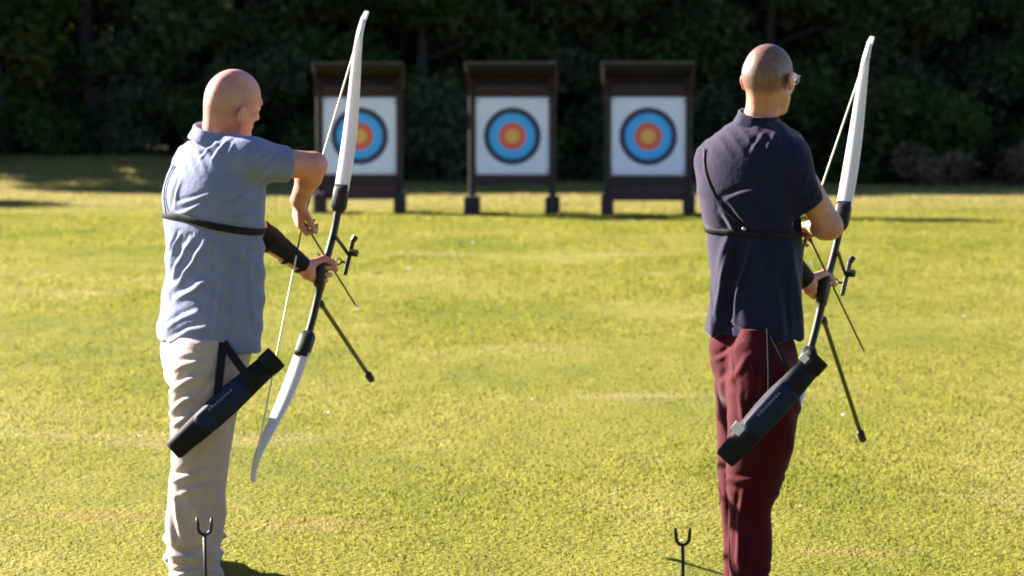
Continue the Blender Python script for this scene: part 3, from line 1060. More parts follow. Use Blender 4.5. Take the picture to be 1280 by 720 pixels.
mesh_obj('arm_guard', V, F, M['black_nylon'], person_b)
tb = unit(NB - wrR2)
MB().ball(NB + np.array([-0.004, -0.012, 0.0]), (0.010, 0.014, 0.024)).build('finger_tab', M['leather'], person_b, True)


# ================================================================== bows
def curve_of(rows, z, j):
    R = np.array(rows, float)
    return smooth_interp(z, R[:, 0], R[:, j])


LIMB = [(0.285, 0.004, 0.0225), (0.40, -0.020, 0.0235), (0.50, -0.050, 0.0225), (0.60, -0.092, 0.0195), (0.68, -0.130, 0.0165), (0.75, -0.161, 0.0130), (0.80, -0.175, 0.0105), (0.84, -0.174, 0.0085), (0.872, -0.160, 0.0065)]
RISER = [(-0.30, 0.004, 0.018, 0.011), (-0.24, 0.011, 0.0125, 0.0125), (-0.16, 0.018, 0.0115, 0.0135), (-0.08, 0.016, 0.012, 0.015), (-0.045, 0.004, 0.0145, 0.021), (0.0, -0.003, 0.0135, 0.020), (0.035, 0.003, 0.0125, 0.018), (0.07, 0.016, 0.011, 0.014),
         (0.16, 0.021, 0.011, 0.0135), (0.24, 0.012, 0.0125, 0.0125), (0.30, 0.004, 0.018, 0.011)]


def make_bow(G, f, u, nock, sc_up, sc_lo, stab, label):
    """recurve bow gripped at G, pointing along f, upper limb along u"""
    r = np.cross(f, u)
    root = empty('recurve_bow', G)
    tag(root, label, 'bow', 'recurve bows in the archers\' hands')
    P = lambda z, o, x=0.0: np.asarray(G) + u * z + f * o + r * x
    zs = np.linspace(-0.30, 0.30, 41)
    pts, hw, hd, A_, B_ = [], [], [], [], []
    for z in zs:
        pts.append(P(z, curve_of(RISER, z, 1)))
        hw.append(curve_of(RISER, z, 2) * (1.0 + 0.0 * z))
        hd.append(curve_of(RISER, z, 3))
    hw = [float(x) for x in hw]
    hd = [float(x) for x in hd]
    riser = MB().sweep(pts, r, hw, f, hd, bev=0.45)
    for sgn in (-1, 1):                                   # limb pockets with bolts
        a, c = P(sgn * 0.235, 0.012), P(sgn * 0.335, -0.004)
        riser.sweep([a, a + (c - a) * 0.2, a + (c - a) * 0.8, c], r, [0.018, 0.0275, 0.0275, 0.026], f, [0.014, 0.019, 0.018, 0.012])
        riser.tube([P(sgn * 0.275, 0.028), P(sgn * 0.275, 0.046)], 0.010, 12)
    ro = riser.build('riser', M['black_metal'], root, True)
    gz = np.linspace(-0.065, 0.045, 12)
    MB().sweep([P(z, curve_of(RISER, z, 1) - 0.006) for z in gz], r, [0.0165 + 0.003 * math.sin((z + 0.065) / 0.11 * math.pi) for z in gz], f, [0.024 + 0.007 * math.sin((z + 0.065) / 0.11 * math.pi) for z in gz], bev=0.5).build('grip', M['black_metal'], ro, True)
    MB().sweep([P(0.058, 0.02, -0.016), P(0.058, 0.02, -0.03), P(0.064, 0.0, -0.034)], u, 0.003, f, 0.003).build('arrow_rest', M['black_metal'], ro)
    tips = []
    for sgn, sc in ((1, sc_up), (-1, sc_lo)):
        zz = np.linspace(0.30, 0.872, 40)
        pts, hw, hd, A_, B_ = [], [], [], [], []
        q = [P(sgn * (0.30 + (z - 0.30) * sc), float(curve_of(LIMB, z, 1))) for z in zz]
        for i, z in enumerate(zz):
            tg = unit(q[min(i + 1, 39)] - q[max(i - 1, 0)])
            B_.append(np.cross(tg, r))
            hw.append(1.2 * float(curve_of(LIMB, z, 2)))
            hd.append(0.0055 - 0.0025 * i / 39)
        lo = MB().sweep(q, r, hw, B_, hd, bev=0.3).build('limb', M['limb_white'], root, True)
        k = 33
        nk = q[k] - B_[k] * sgn * 0.006
        nk = q[k] - f * 0.008
        tips.append(nk)
        tips.append(q[38] - f * 0.002)
        MB().sweep([q[37], q[39] + (q[39] - q[38]) * 0.3], r, [hw[37] + 0.0015, hw[39] + 0.0008], [B_[37], B_[39]], [0.005, 0.005]).build('limb_tip', M['limb_white'], lo)
    s_ = MB().tube([tips[1], tips[0], nock, tips[2], tips[3]], 0.0031, 6)
    so_ = s_.build('string', M['string_white'], root, True)
    ua, ub = unit(tips[0] - nock), unit(tips[2] - nock)
    MB().tube([nock + ua * 0.10, nock, nock + ub * 0.13], 0.0032, 6).build('serving', M['black_nylon'], so_, True)
    # sight: carrier bar forward of the riser, a scale bar and a pin with its ring
    sg = empty('sight', G)
    sg.parent = root
    sg.location = (0, 0, 0)
    b0 = P(0.135, 0.03, 0.016)
    MB().sweep([P(0.135, -0.0, 0.020), P(0.125, 0.10, 0.020), P(0.115, 0.145, 0.024)], u, [0.007, 0.007, 0.006], r, 0.004).build('sight_bar', M['black_metal'], sg)
    MB().sweep([P(0.190, 0.15, 0.028), P(0.035, 0.15, 0.028)], r, 0.0075, f, 0.005).tube([P(0.125, 0.15, 0.028), P(0.125, 0.15, 0.056)], 0.014, 10).tube([P(0.172, 0.15, 0.028), P(0.190, 0.15, 0.034)], 0.012, 10).build('elevation_bar', M['black_metal'], sg, False)
    ringp = [P(0.085 + 0.012 * math.sin(x), 0.155, -0.012 + 0.012 * math.cos(x)) for x in np.linspace(0, 6.2832, 18)]
    MB().sweep([P(0.085, 0.155, 0.03), P(0.085, 0.155, 0.0)], u, 0.004, f, 0.004).tube(ringp, 0.003, 6).build('sight_pin', M['black_metal'], sg, False)
    # long rod
    a, e = stab(P)
    dv = unit(e - a)
    L = np.linalg.norm(e - a)
    so2 = MB().tube([a, a + dv * 0.03, a + dv * 0.031, a + dv * (L - 0.02)], [0.012, 0.012, 0.0085, 0.0085], 12).build('stabilizer', M['carbon'], root, True)
    MB().tube([a + dv * (L - 0.03), a + dv * (L - 0.026), a + dv * (L + 0.024), a + dv * (L + 0.03)], [0.010, 0.0145, 0.0145, 0.011], 14).build('end_weight', M['black_metal'], so2, True)
    return P, tips


PA, tA = make_bow(GA, fA, uA, NA, 1.17, 0.95, lambda P: (P(-0.11, 0.05), A(462, 471, 1.0)), 'white limbed recurve bow held by the man in the light blue polo')
PB, tB = make_bow(GB, fB, uB, NB, 1.10, 1.06, lambda P: (B(1029, 398, 0.47), B(1077, 545, 0.98)), 'white limbed recurve bow held by the man in the navy polo')


def make_arrow(a, e, label, vane):
    d = unit(np.asarray(e) - a)
    root = empty('arrow', a)
    tag(root, label, 'arrow', 'arrows on the bowstrings')
    MB().tube([a + d * 0.008, e - d * 0.02], 0.0036, 8).build('shaft', M['carbon'], root, True)
    MB().tube([e - d * 0.025, e - d * 0.012, e], [0.0040, 0.0040, 0.0006], 8).build('arrow_point', M['steel'], root, True)
    MB().tube([a - d * 0.006, a + d * 0.012], [0.003, 0.004], 8).build('nock', M['black_nylon'], root, True)
    e1 = unit(np.cross(d, (0, 0, 1)))
    e2 = np.cross(d, e1)
    for k in range(3):
        x = 2.094 * k + 0.5
        v = e1 * math.cos(x) + e2 * math.sin(x)
        w = np.cross(d, v)
        R = []
        for o in (-0.0006, 0.0006):
            R.append([a + d * 0.030 + v * 0.003 + w * o, a + d * 0.036 + v * 0.013 + w * o, a + d * 0.075 + v * 0.003 + w * o])
        MB().rings(R).build('vane', vane, root)
    return root


make_arrow(NA, A(446, 384, 0.80), 'black arrow nocked on the bow of the man in beige trousers', M['black_nylon'])
make_arrow(NB, B(1081, 441, 0.76), 'black arrow nocked on the bow of the man in maroon trousers', M['leather'])


# ================================================================== hip quivers
def make_quiver(T, Bt, hw, belt, low, label, tagged, sw=0.0145):
    T, Bt = np.asarray(T), np.asarray(Bt)
    ax = unit(T - Bt)
    L = np.linalg.norm(T - Bt)
    dep = np.array([0, -1.0, 0])
    dep = unit(dep - ax * dep.dot(ax))
    wd = np.cross(ax, dep)
    root = empty('quiver', (T + Bt) / 2)
    tag(root, label, 'quiver', 'quivers at the archers\' hips')

    def oval(zs, ws, k=0.68, n=22, wob=0.0):
        R = []
        for i, (z, w) in enumerate(zip(zs, ws)):
            R.append([Bt + ax * z + wd * (w * math.cos(x) * (1 + wob * math.sin(3 * x + 9 * z * 7))) + dep * (w * k * math.sin(x)) for x in np.linspace(0, 6.2832, n, endpoint=False)])
        return R
    zs = [0, 0.012, 0.06, 0.12, 0.2, L * 0.55, L * 0.75, L - 0.05]
    ws = [hw * 0.70, hw * 0.80, hw * 0.84, hw * 0.92, hw, hw * 1.02, hw * 0.92, hw * 0.84]
    tube = MB().rings(oval(zs, ws, wob=0.012)).build('tube', M['black_nylon'], root, True)
    # open mouth with a thick rim and a hollow inside
    MB().rings(oval([L - 0.052, L - 0.05, L - 0.012, L, L, L - 0.012, L - 0.15], [hw * 0.84, hw * 0.90, hw * 0.92, hw * 0.90, hw * 0.80, hw * 0.78, hw * 0.7])[:6], cap=False).rings(oval([L - 0.046, L - 0.044], [hw * 0.8, hw * 0.8])).build('rim', M['black_nylon'], tube, True)
    # navy pocket panel on the outer side
    R = []
    for z, w in ((L * 0.26, 0.55), (L * 0.30, 0.75), (L * 0.66, 0.78), (L * 0.70, 0.6)):
        ring = []
        ww = float(np.interp(z, zs, ws)) + 0.004
        for x in np.linspace(math.pi / 2 - w * 1.3, math.pi / 2 + w * 1.3, 12):
            ring.append(Bt + ax * z + wd * ww * math.cos(x) + dep * ww * 0.70 * math.sin(x))
        for x in np.linspace(math.pi / 2 + w * 1.3, math.pi / 2 - w * 1.3, 12):
            ring.append(Bt + ax * z + wd * (ww - 0.006) * math.cos(x) + dep * (ww - 0.006) * 0.66 * math.sin(x))
        R.append(ring)
    pk = MB().rings(R).build('pocket', M['navy_nylon'], root, True)
    # small pale lettering along the pocket
    lg = MB()
    z = L * 0.40
    rnd = random.Random(5)
    for k in range(9):
        w = rnd.choice((0.006, 0.008, 0.009))
        ww = float(np.interp(z, zs, ws)) + 0.0048
        x = math.pi / 2 + 0.42
        c = Bt + ax * z + wd * ww * math.cos(x) + dep * (ww * 0.70 * math.sin(x) + 0.0006)
        tan = unit(-wd * math.sin(x) + dep * 0.70 * math.cos(x))
        nn = np.cross(tan, ax)
        for sx in (-1, 1):
            lg.sweep([c + ax * sx * w * 0.32 - tan * 0.0042, c + ax * sx * w * 0.32 + tan * 0.0042], ax, 0.0009, nn, 0.0005)
        lg.sweep([c - ax * w * 0.35 + tan * 0.0038 * rnd.choice((-1, 0, 1)), c + ax * w * 0.35 + tan * 0.0038 * rnd.choice((-1, 0, 1))], tan, 0.0012, nn, 0.0005)
        z += w + 0.004
    lg.build('lettering', M['grey_print'], pk)
    for a, e in ((belt, T - ax * 0.12 + wd * -0.0 + dep * 0.01), (belt, Bt + ax * low + dep * 0.01)):
        a, e = np.asarray(a), np.asarray(e)
        mid = (a + e) / 2 + dep * 0.012
        t_ = unit(e - a)
        w_ = unit(np.cross(t_, dep))
        MB().sweep([a, mid, e], w_, sw, np.cross(w_, t_), 0.002).build('strap', M['black_nylon'], root)
    if tagged:
        for z, x, sz in tagged:
            c = Bt + ax * z + wd * x + dep * (hw * 0.80)
            R3 = np.stack([ax, wd, dep], 1)
            MB().box(c, (sz, sz * 1.15, 0.002), R3, 0.0006).build('tag', M['white_tag'], root)
    return root


make_quiver(W(346, 446, 8.335), W(216, 564, 8.295), 0.047, W(279, 428, 8.37), 0.20, 'black quiver with a navy pocket across the beige trousers', None)
make_quiver(W(1023, 446, 8.02), W(905, 575, 7.985), 0.048, W(960, 411, 8.09), 0.22, 'black quiver with white tags across the maroon trousers', [(0.105, -0.044, 0.034), (0.425, -0.038, 0.024)], 0.005)


# ================================================================== forked ground stakes
def make_stake(px, top, d, label):
    p = W(px, top, d)
    root = empty('ground_stake', (p[0], p[1], 0))
    tag(root, label, 'bow stand', 'forked stakes in the grass')
    p0 = np.array([p[0], p[1], 0])
    h = p[2]
    MB().tube([p0 + [0, 0, -0.08], p0 + [0.002, 0, h * 0.5], p0 + [0, 0, h - 0.055]], [0.004, 0.0055, 0.0055], 8).build('rod', M['black_metal'], root, True)
    q = []
    for x in np.linspace(-1, 1, 15):
        ang = x * math.pi / 2
        q.append(p0 + np.array([0.0205 * math.sin(ang), 0, h - 0.034 - 0.020 * math.cos(ang)]))
    q = [p0 + [-0.0235, 0, h], p0 + [-0.0215, 0, h - 0.02]] + q + [p0 + [0.0215, 0, h - 0.02], p0 + [0.0235, 0, h]]
    MB().tube(q, [0.0038] + [0.0056] * (len(q) - 2) + [0.0038], 8).build('fork', M['black_metal'], root, True)
    return root


make_stake(255.5, 647, 7.62, 'black forked stake in front of the beige trousers')
make_stake(853.5, 660, 7.62, 'black forked stake standing alone beside the maroon trousers')


# ================================================================== target butts at the far end
WOOD = mat('dark_stained_wood', (0.023, 0.0105, 0.0120), 0.75, 0.35, 6, 0.4, 30, stretch=(6, 6, 0.8))
WOOD2 = mat('brown_board', (0.044, 0.020, 0.023), 0.75, 0.3, 5, 0.4, 30, stretch=(1, 6, 8))
ROOF = mat('roof_felt', (0.006, 0.004, 0.004), 0.9, 0.3, 8, 0.3, 40)


def face_material():
    m, nt, p = nodes_of('target_paper')
    tc = N(nt, 'ShaderNodeTexCoord')
    sep = N(nt, 'ShaderNodeSeparateXYZ')
    nt.links.new(tc.outputs['Object'], sep.inputs[0])
    cmb = N(nt, 'ShaderNodeCombineXYZ')
    nt.links.new(sep.outputs[0], cmb.inputs[0])
    nt.links.new(sep.outputs[2], cmb.inputs[2])
    ln = N(nt, 'ShaderNodeVectorMath', operation='LENGTH')
    nt.links.new(cmb.outputs[0], ln.inputs[0])
    gold, red, blue, black, white = (0.80, 0.44, 0.09), (0.74, 0.125, 0.085), (0.050, 0.41, 0.90), (0.020, 0.028, 0.075), (0.70, 0.73, 0.90)
    dk = (0.05, 0.05, 0.05)
    stops = []
    s = 1 / 0.7
    r = [(0, gold), (0.0585, (0.45, 0.27, 0.05)), (0.0620, gold), (0.112, (0.6, 0.22, 0.05)), (0.117, red), (0.181, (0.42, 0.06, 0.04)), (0.1845, red), (0.226, blue), (0.300, (0.03, 0.22, 0.5)), (0.304, blue),
         (0.370, black), (0.424, (0.12, 0.13, 0.2)), (0.428, black), (0.470, white), (0.545, (0.62, 0.62, 0.64)), (0.549, white)]
    o = ramp(nt, None or ln.outputs['Value'], [(a, c) for a, c in r], 'CONSTANT')
    no = N(nt, 'ShaderNodeTexNoise', Scale=7.0, Detail=4.0)
    nt.links.new(tc.outputs['Object'], no.inputs['Vector'])
    k = ramp(nt, no.outputs['Fac'], [(0.3, (0.92,) * 3), (0.7, (1.0,) * 3)])
    mx = N(nt, 'ShaderNodeMix', data_type='RGBA', blend_type='MULTIPLY')
    mx.inputs['Factor'].default_value = 1.0
    nt.links.new(o, mx.inputs[6])
    nt.links.new(k, mx.inputs[7])
    nt.links.new(mx.outputs[2], p.inputs['Base Color'])
    p.inputs['Roughness'].default_value = 0.6
    return m


FACE = face_material()


def make_stand(loc, rot, panel, wide_feet, label):
    root = empty('target_stand', (0, 0, 0))
    tag(root, label, 'target stand', 'wooden target stands')
    hw = 0.66
    for sx in (-1, 1):
        mb = MB().box((sx * hw, 0, 1.12), (0.11, 0.13, 2.24))
        mb.build('post', WOOD, root)
        w = 0.20 if panel else 0.23
        MB().box((sx * hw, -0.0, 0.14 if wide_feet else 0.17), (w, 0.9, 0.28 if wide_feet else 0.34), bev=0.02).build('foot', WOOD, root)
    MB().box((0, 0.10, 1.26), (1.24, 0.20, 1.40)).build('butt', mat_butt, root)
    MB().box((0, -0.02, 2.03), (1.22, 0.14, 0.16)).build('header', WOOD, root)
    MB().box((0, -0.02, 0.535), (1.22, 0.14, 0.13)).build('lower_beam', WOOD, root)
    if panel:
        MB().box((0, -0.035, 0.39), (1.30, 0.06, 0.34)).build('lower_panel', WOOD2, root)
    # lean-to roof, front edge high, with cheeks at both ends
    a, e = np.array([0, -0.55, 2.44]), np.array([0, 0.50, 2.12])
    d = unit(e - a)
    nrm = np.cross(d, [1, 0, 0])
    rf = MB().box((a + e) / 2, (1.50, np.linalg.norm(e - a), 0.05), np.stack([np.array([1, 0, 0]), d, nrm * np.sign(nrm[2])], 1))
    rf.build('roof', ROOF, root)
    MB().box((0, -0.56, 2.42), (1.51, 0.03, 0.06)).build('fascia', ROOF, root)
    for sx in (-1, 1):
        x = sx * 0.715
        R = [[(x + o, -0.52, 2.385), (x + o, 0.45, 2.10), (x + o, 0.05, 1.92), (x + o, -0.06, 1.92)] for o in (-0.018, 0.018)]
        MB().rings([[np.array(p) for p in r] for r in R]).build('cheek', WOOD, root)
    MB().box((0, 0.13, 2.02), (1.42, 0.03, 0.36)).build('back_board', WOOD, root)
    root.location = loc
    root.rotation_euler.z = rot
    return root


mat_butt = mat('foam_butt', (0.06, 0.045, 0.04), 0.9, 0.3, 10)
TD = 40.0
faces = []
for px, py, rot, panel, d, lab, flab in (
        (640.5, 267, -2.0, False, 40.0, 'middle wooden target stand, open below the board', 'archery target paper on the middle stand, clear of any bow'),
        (810, 270, -3.0, True, 39.6, 'wooden target stand with a low panel, nearest the man in navy', 'archery target paper on the stand beside the man in navy'),
        (450, 265, 2.0, True, 40.2, 'wooden target stand partly hidden by the bow of the man in blue', 'archery target paper behind the white bow limb')):
    x = (px - 640) / FPX * d
    make_stand((x, d, 0), rad(rot), panel, not panel, lab)
    c = np.array([x, d, 0]) + Matrix.Rotation(rad(rot), 3, 'Z') @ Vector((0, -0.004, 1.265))
    nx = 25
    V, Fq = [], []
    for i in range(nx):
        for j in range(nx):
            u, v = (i / (nx - 1) - 0.5), (j / (nx - 1) - 0.5)
            V.append((u * 1.27, -0.006 - 0.006 * math.sin(5 * u + px) * math.sin(6 * v + 1) * (1 - 3 * u * u), v * 1.27))
    for i in range(nx - 1):
        for j in range(nx - 1):
            a = i * nx + j
            Fq.append((a, a + nx, a + nx + 1, a + 1))
    R = np.array(Matrix.Rotation(rad(rot), 3, 'Z'))
    o = mesh_obj('paper_target', np.array(V), Fq, FACE)
    o.location = c
    o.rotation_euler = (0, 0, rad(rot))
    md = o.modifiers.new('thickness', 'SOLIDIFY')
    md.thickness = 0.004
    md.offset = 0
    o.location = Vector(c) - Vector((math.sin(rad(-rot)) * 0.006, 0.012, 0))
    tag(o, flab, 'target', 'archery target papers')
    for sx in (-1, 1):
        for sz in (-1, 1):
            pn = MB().ball((0, 0, 0), (0.016, 0.012, 0.016), n=8).build('pin', M['black_nylon'], None, True)
            pn.parent = o
            pn.location = (sx * 0.575 + 0.012 * sz, -0.014, sz * 0.57 - 0.01 * sx)


# ================================================================== ground
def ground_z(x, y):
    x, y = np.asarray(x, float), np.asarray(y, float)
    z = 0.62 * sstep(y, 47.5, 57) * (1 - sstep(x, -8.5, -2.0))
    z = z + 9.0 * sstep(y, 68, 120)
    return z


def grass_colour(nt, pos_out):
    """green, yellow and straw mown turf with a few worn brown patches"""
    def noise(scale, sx, sy, det=4.0):
        mp = N(nt, 'ShaderNodeMapping')
        mp.inputs['Scale'].default_value = (sx, sy, 0.0)
        nt.links.new(pos_out, mp.inputs[0])
        n_ = N(nt, 'ShaderNodeTexNoise', Scale=scale, Detail=det, Roughness=0.6)
        nt.links.new(mp.outputs[0], n_.inputs['Vector'])
        return n_.outputs['Fac']
    base = ramp(nt, noise(1.0, 0.55, 0.28), [(0.30, (0.136, 0.160, 0.020)), (0.50, (0.200, 0.200, 0.032)), (0.70, (0.262, 0.242, 0.066))])
    fine = ramp(nt, noise(1.0, 7.0, 2.2), [(0.30, (0.82, 0.86, 0.80)), (0.70, (1.13, 1.10, 1.15))])
    mx = N(nt, 'ShaderNodeMix', data_type='RGBA', blend_type='MULTIPLY')
    mx.inputs['Factor'].default_value = 1.0
    nt.links.new(base, mx.inputs[6])
    nt.links.new(fine, mx.inputs[7])
    dry = ramp(nt, noise(1.0, 0.30, 0.55, 5.0), [(0.60, (0, 0, 0)), (0.72, (1, 1, 1))])
    m2 = N(nt, 'ShaderNodeMix', data_type='RGBA')
    nt.links.new(dry, m2.inputs['Factor'])
    nt.links.new(mx.outputs[2], m2.inputs[6])
    m2.inputs[7].default_value = (0.285, 0.245, 0.110, 1)
    sx = N(nt, 'ShaderNodeSeparateXYZ')
    nt.links.new(pos_out, sx.inputs[0])
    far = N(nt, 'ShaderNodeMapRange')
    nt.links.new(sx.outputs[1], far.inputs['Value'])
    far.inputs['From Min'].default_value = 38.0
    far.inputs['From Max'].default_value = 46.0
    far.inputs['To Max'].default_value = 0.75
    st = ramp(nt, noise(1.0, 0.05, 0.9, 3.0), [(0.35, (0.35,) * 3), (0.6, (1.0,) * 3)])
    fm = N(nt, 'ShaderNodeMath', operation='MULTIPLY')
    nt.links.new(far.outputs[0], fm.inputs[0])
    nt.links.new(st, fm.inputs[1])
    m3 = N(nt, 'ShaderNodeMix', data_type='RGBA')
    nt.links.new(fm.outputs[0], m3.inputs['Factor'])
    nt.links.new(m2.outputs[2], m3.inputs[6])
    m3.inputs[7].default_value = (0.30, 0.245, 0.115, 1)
    return m3.outputs[2]


def brown_patch(nt, pos, col, x, y, rx, ry):
    """one worn earthy patch at a place on the field"""
    sb = N(nt, 'ShaderNodeVectorMath', operation='SUBTRACT')
    nt.links.new(pos, sb.inputs[0])
    sb.inputs[1].default_value = (x, y, 0)
    dv = N(nt, 'ShaderNodeVectorMath', operation='MULTIPLY')
    nt.links.new(sb.outputs[0], dv.inputs[0])
    dv.inputs[1].default_value = (1 / rx, 1 / ry, 0)
    ln = N(nt, 'ShaderNodeVectorMath', operation='LENGTH')
    nt.links.new(dv.outputs[0], ln.inputs[0])
    no = N(nt, 'ShaderNodeTexNoise', Scale=4.0, Detail=5.0, Roughness=0.7)
    nt.links.new(pos, no.inputs['Vector'])
    ad = N(nt, 'ShaderNodeMath', operation='MULTIPLY_ADD')
    nt.links.new(no.outputs['Fac'], ad.inputs[0])
    ad.inputs[1].default_value = 1.6
    nt.links.new(ln.outputs['Value'], ad.inputs[2])
    k = ramp(nt, ad.outputs[0], [(0.0, (0.75,) * 3), (0.99, (0.75,) * 3), (1.0, (0.75,) * 3)])
    mr = N(nt, 'ShaderNodeMapRange')
    nt.links.new(ad.outputs[0], mr.inputs['Value'])
    mr.inputs['From Min'].default_value = 1.15
    mr.inputs['From Max'].default_value = 1.75
    mr.inputs['To Min'].default_value = 0.4
    mr.inputs['To Max'].default_value = 0.0
    m2 = N(nt, 'ShaderNodeMix', data_type='RGBA')
    nt.links.new(mr.outputs[0], m2.inputs['Factor'])
    nt.links.new(col, m2.inputs[6])
    m2.inputs[7].default_value = (0.29, 0.195, 0.085, 1)
    return m2.outputs[2]


PATCHES = []
for px, py, wpx, hpx in ((390, 656, 120, 10), (1065, 690, 110, 7), (120, 645, 130, 9)):
    d = CAMZ / (math.tan(math.atan((py - 360) / FPX) + PITCH))
    d2 = CAMZ / (math.tan(math.atan((py - hpx - 360) / FPX) + PITCH))
    PATCHES.append(((px - 640) / FPX * d, d, wpx / FPX * d, abs(d2 - d) * 1.2))


def turf(name, trans):
    m, nt, p = nodes_of(name)
    geo = N(nt, 'ShaderNodeNewGeometry')
    col = grass_colour(nt, geo.outputs['Position'])
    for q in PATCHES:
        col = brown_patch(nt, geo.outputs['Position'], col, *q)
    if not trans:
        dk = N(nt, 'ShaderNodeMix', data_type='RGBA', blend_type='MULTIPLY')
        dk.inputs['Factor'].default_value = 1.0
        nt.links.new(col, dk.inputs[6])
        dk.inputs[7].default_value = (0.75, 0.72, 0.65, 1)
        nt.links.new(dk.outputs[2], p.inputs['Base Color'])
        p.inputs['Roughness'].default_value = 0.95
        p.inputs['Specular IOR Level'].default_value = 0.1
        no = N(nt, 'ShaderNodeTexNoise', Scale=40.0, Detail=6.0)
        nt.links.new(geo.outputs['Position'], no.inputs['Vector'])
        bp = N(nt, 'ShaderNodeBump', Strength=1.0, Distance=0.03)
        nt.links.new(no.outputs['Fac'], bp.inputs['Height'])
        nt.links.new(bp.outputs[0], p.inputs['Normal'])
        return m
    nt.nodes.remove(p)
    at = N(nt, 'ShaderNodeAttribute', attribute_name='rnd')
    v = ramp(nt, at.outputs['Fac'], [(0.0, (0.88, 0.92, 0.86)), (0.5, (1.0, 1.0, 1.0)), (0.86, (1.10, 1.06, 1.1)), (0.95, (1.5, 1.4, 2.0)), (1.0, (1.9, 1.65, 3.0))])
    mx = N(nt, 'ShaderNodeMix', data_type='RGBA', blend_type='MULTIPLY')
    mx.inputs['Factor'].default_value = 1.0
    nt.links.new(col, mx.inputs[6])
    nt.links.new(v, mx.inputs[7])
    d = N(nt, 'ShaderNodeBsdfDiffuse')
    t_ = N(nt, 'ShaderNodeBsdfTranslucent')
    ms = N(nt, 'ShaderNodeMixShader')
    ms.inputs[0].default_value = trans
    nt.links.new(mx.outputs[2], d.inputs[0])
    nt.links.new(mx.outputs[2], t_.inputs[0])
    nt.links.new(d.outputs[0], ms.inputs[1])
    nt.links.new(t_.outputs[0], ms.inputs[2])
    nt.links.new(ms.outputs[0], nt.nodes['Material Output'].inputs[0])
    return m


xs = np.concatenate([np.linspace(-300, -32, 12), np.linspace(-30, 30, 61), np.linspace(32, 300, 12)])
ys = np.concatenate([np.linspace(-120, 0, 8), np.linspace(2, 44, 22), np.linspace(45, 70, 40), np.linspace(73, 130, 20), np.linspace(150, 500, 6)])


def sheet(name, ysel, m):
    X, Y = np.meshgrid(xs, ysel, indexing='ij')
    V = np.stack([X.ravel(), Y.ravel(), ground_z(X, Y).ravel()], 1)
    ii, jj = np.meshgrid(np.arange(len(xs) - 1), np.arange(len(ysel) - 1), indexing='ij')
    a = (ii * len(ysel) + jj).ravel()
    return tag(mesh_obj(name, V, np.stack([a, a + len(ysel), a + len(ysel) + 1, a + 1], 1), m), kind='structure')


ye = ys[np.argmin(np.abs(ys - 56.5))]
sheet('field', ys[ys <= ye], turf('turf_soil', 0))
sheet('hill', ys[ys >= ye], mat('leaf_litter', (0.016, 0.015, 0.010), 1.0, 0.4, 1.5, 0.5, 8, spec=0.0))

# mown grass blades, thinner and denser near the camera
N0 = 560000
u = RNG.random(N0)
d1, d2 = 7.2, 57.0
dd = (math.sqrt(d1) + u * (math.sqrt(d2) - math.sqrt(d1))) ** 2
xx = (RNG.random(N0) * 2 - 1) * (0.28 * dd + 1.2)
zz = ground_z(xx, dd)
k = dd / 9.0
kw = k ** 0.8
hgt = RNG.uniform(0.008, 0.020, N0) * (1 + 0.25 * (k - 1)) * (0.85 + 0.25 * snoise(np.stack([xx, dd * 0.5, 0 * xx], 1), 3.0, 5))
hgt = np.clip(hgt, 0.008, 0.2) + 0.10 * RNG.random(N0) * sstep(dd, 49, 55)
wid = RNG.uniform(0.003, 0.0065, N0) * kw
th = RNG.random(N0) * 6.2832
lean = RNG.uniform(0.1, 1.3, N0) * hgt
la = RNG.random(N0) * 6.2832
V = np.zeros((N0, 3, 3), np.float32)
base = np.stack([xx, dd, zz - 0.003], 1)
off = np.stack([np.cos(th), np.sin(th), 0 * th], 1) * wid[:, None]
V[:, 0] = base - off
V[:, 1] = base + off
V[:, 2] = base + np.stack([np.cos(la) * lean, np.sin(la) * lean, hgt], 1)
rv = np.clip(RNG.random(N0) * 0.9 + 0.1 * (RNG.random(N0) > 0.93), 0, 1)
gr = mesh_obj('grass', V.reshape(-1, 3), np.arange(N0 * 3).reshape(-1, 3), turf('grass_blades', 0.55), smooth=False, attrs={'rnd': np.repeat(rv, 3)})
tag(gr, 'short mown yellow green grass over the whole field', 'grass', kind='stuff')

mb = MB()
for i in range(16):
    d_ = (math.sqrt(9.0) + RNG.random() * (math.sqrt(36) - 3)) ** 2
    x_ = RNG.uniform(-0.2, 0.2) * d_
    r_ = RNG.uniform(0.006, 0.011) * (1 + 0.03 * (d_ - 9))
    mb.ball((x_, d_, 0.024), (r_, r_, r_ * 0.4), n=6)
tag(mb.build('daisies', M['white_tag'], None, True), 'tiny white specks of flowers dotted over the mown grass', 'flowers', kind='stuff')

# ================================================================== the wood behind the targets
LEAF_DARK = leafy('leaf_dark', [(0, (0.036, 0.048, 0.024)), (0.6, (0.054, 0.068, 0.034)), (1, (0.072, 0.084, 0.042))], 0.25)
LEAF_MID = leafy('leaf_mid', [(0, (0.030, 0.048, 0.016)), (0.6, (0.050, 0.074, 0.024)), (1, (0.074, 0.098, 0.034))], 0.3)
LEAF_YEL = leafy('leaf_yellow', [(0, (0.04, 0.055, 0.014)), (0.6, (0.072, 0.085, 0.020)), (1, (0.11, 0.115, 0.03))], 0.35)
LEAF_DRY = leafy('leaf_dry', [(0, (0.07, 0.052, 0.036)), (0.6, (0.125, 0.092, 0.064)), (1, (0.19, 0.14, 0.10))], 0.2)
LEAF_PALE = leafy('leaf_pale', [(0, (0.03, 0.045, 0.026)), (0.6, (0.055, 0.07, 0.042)), (1, (0.09, 0.105, 0.07))], 0.25)
BARK = mat('bark', (0.030, 0.025, 0.021), 0.9, 0.4, 6, 0.6, 20, stretch=(4, 4, 0.6))


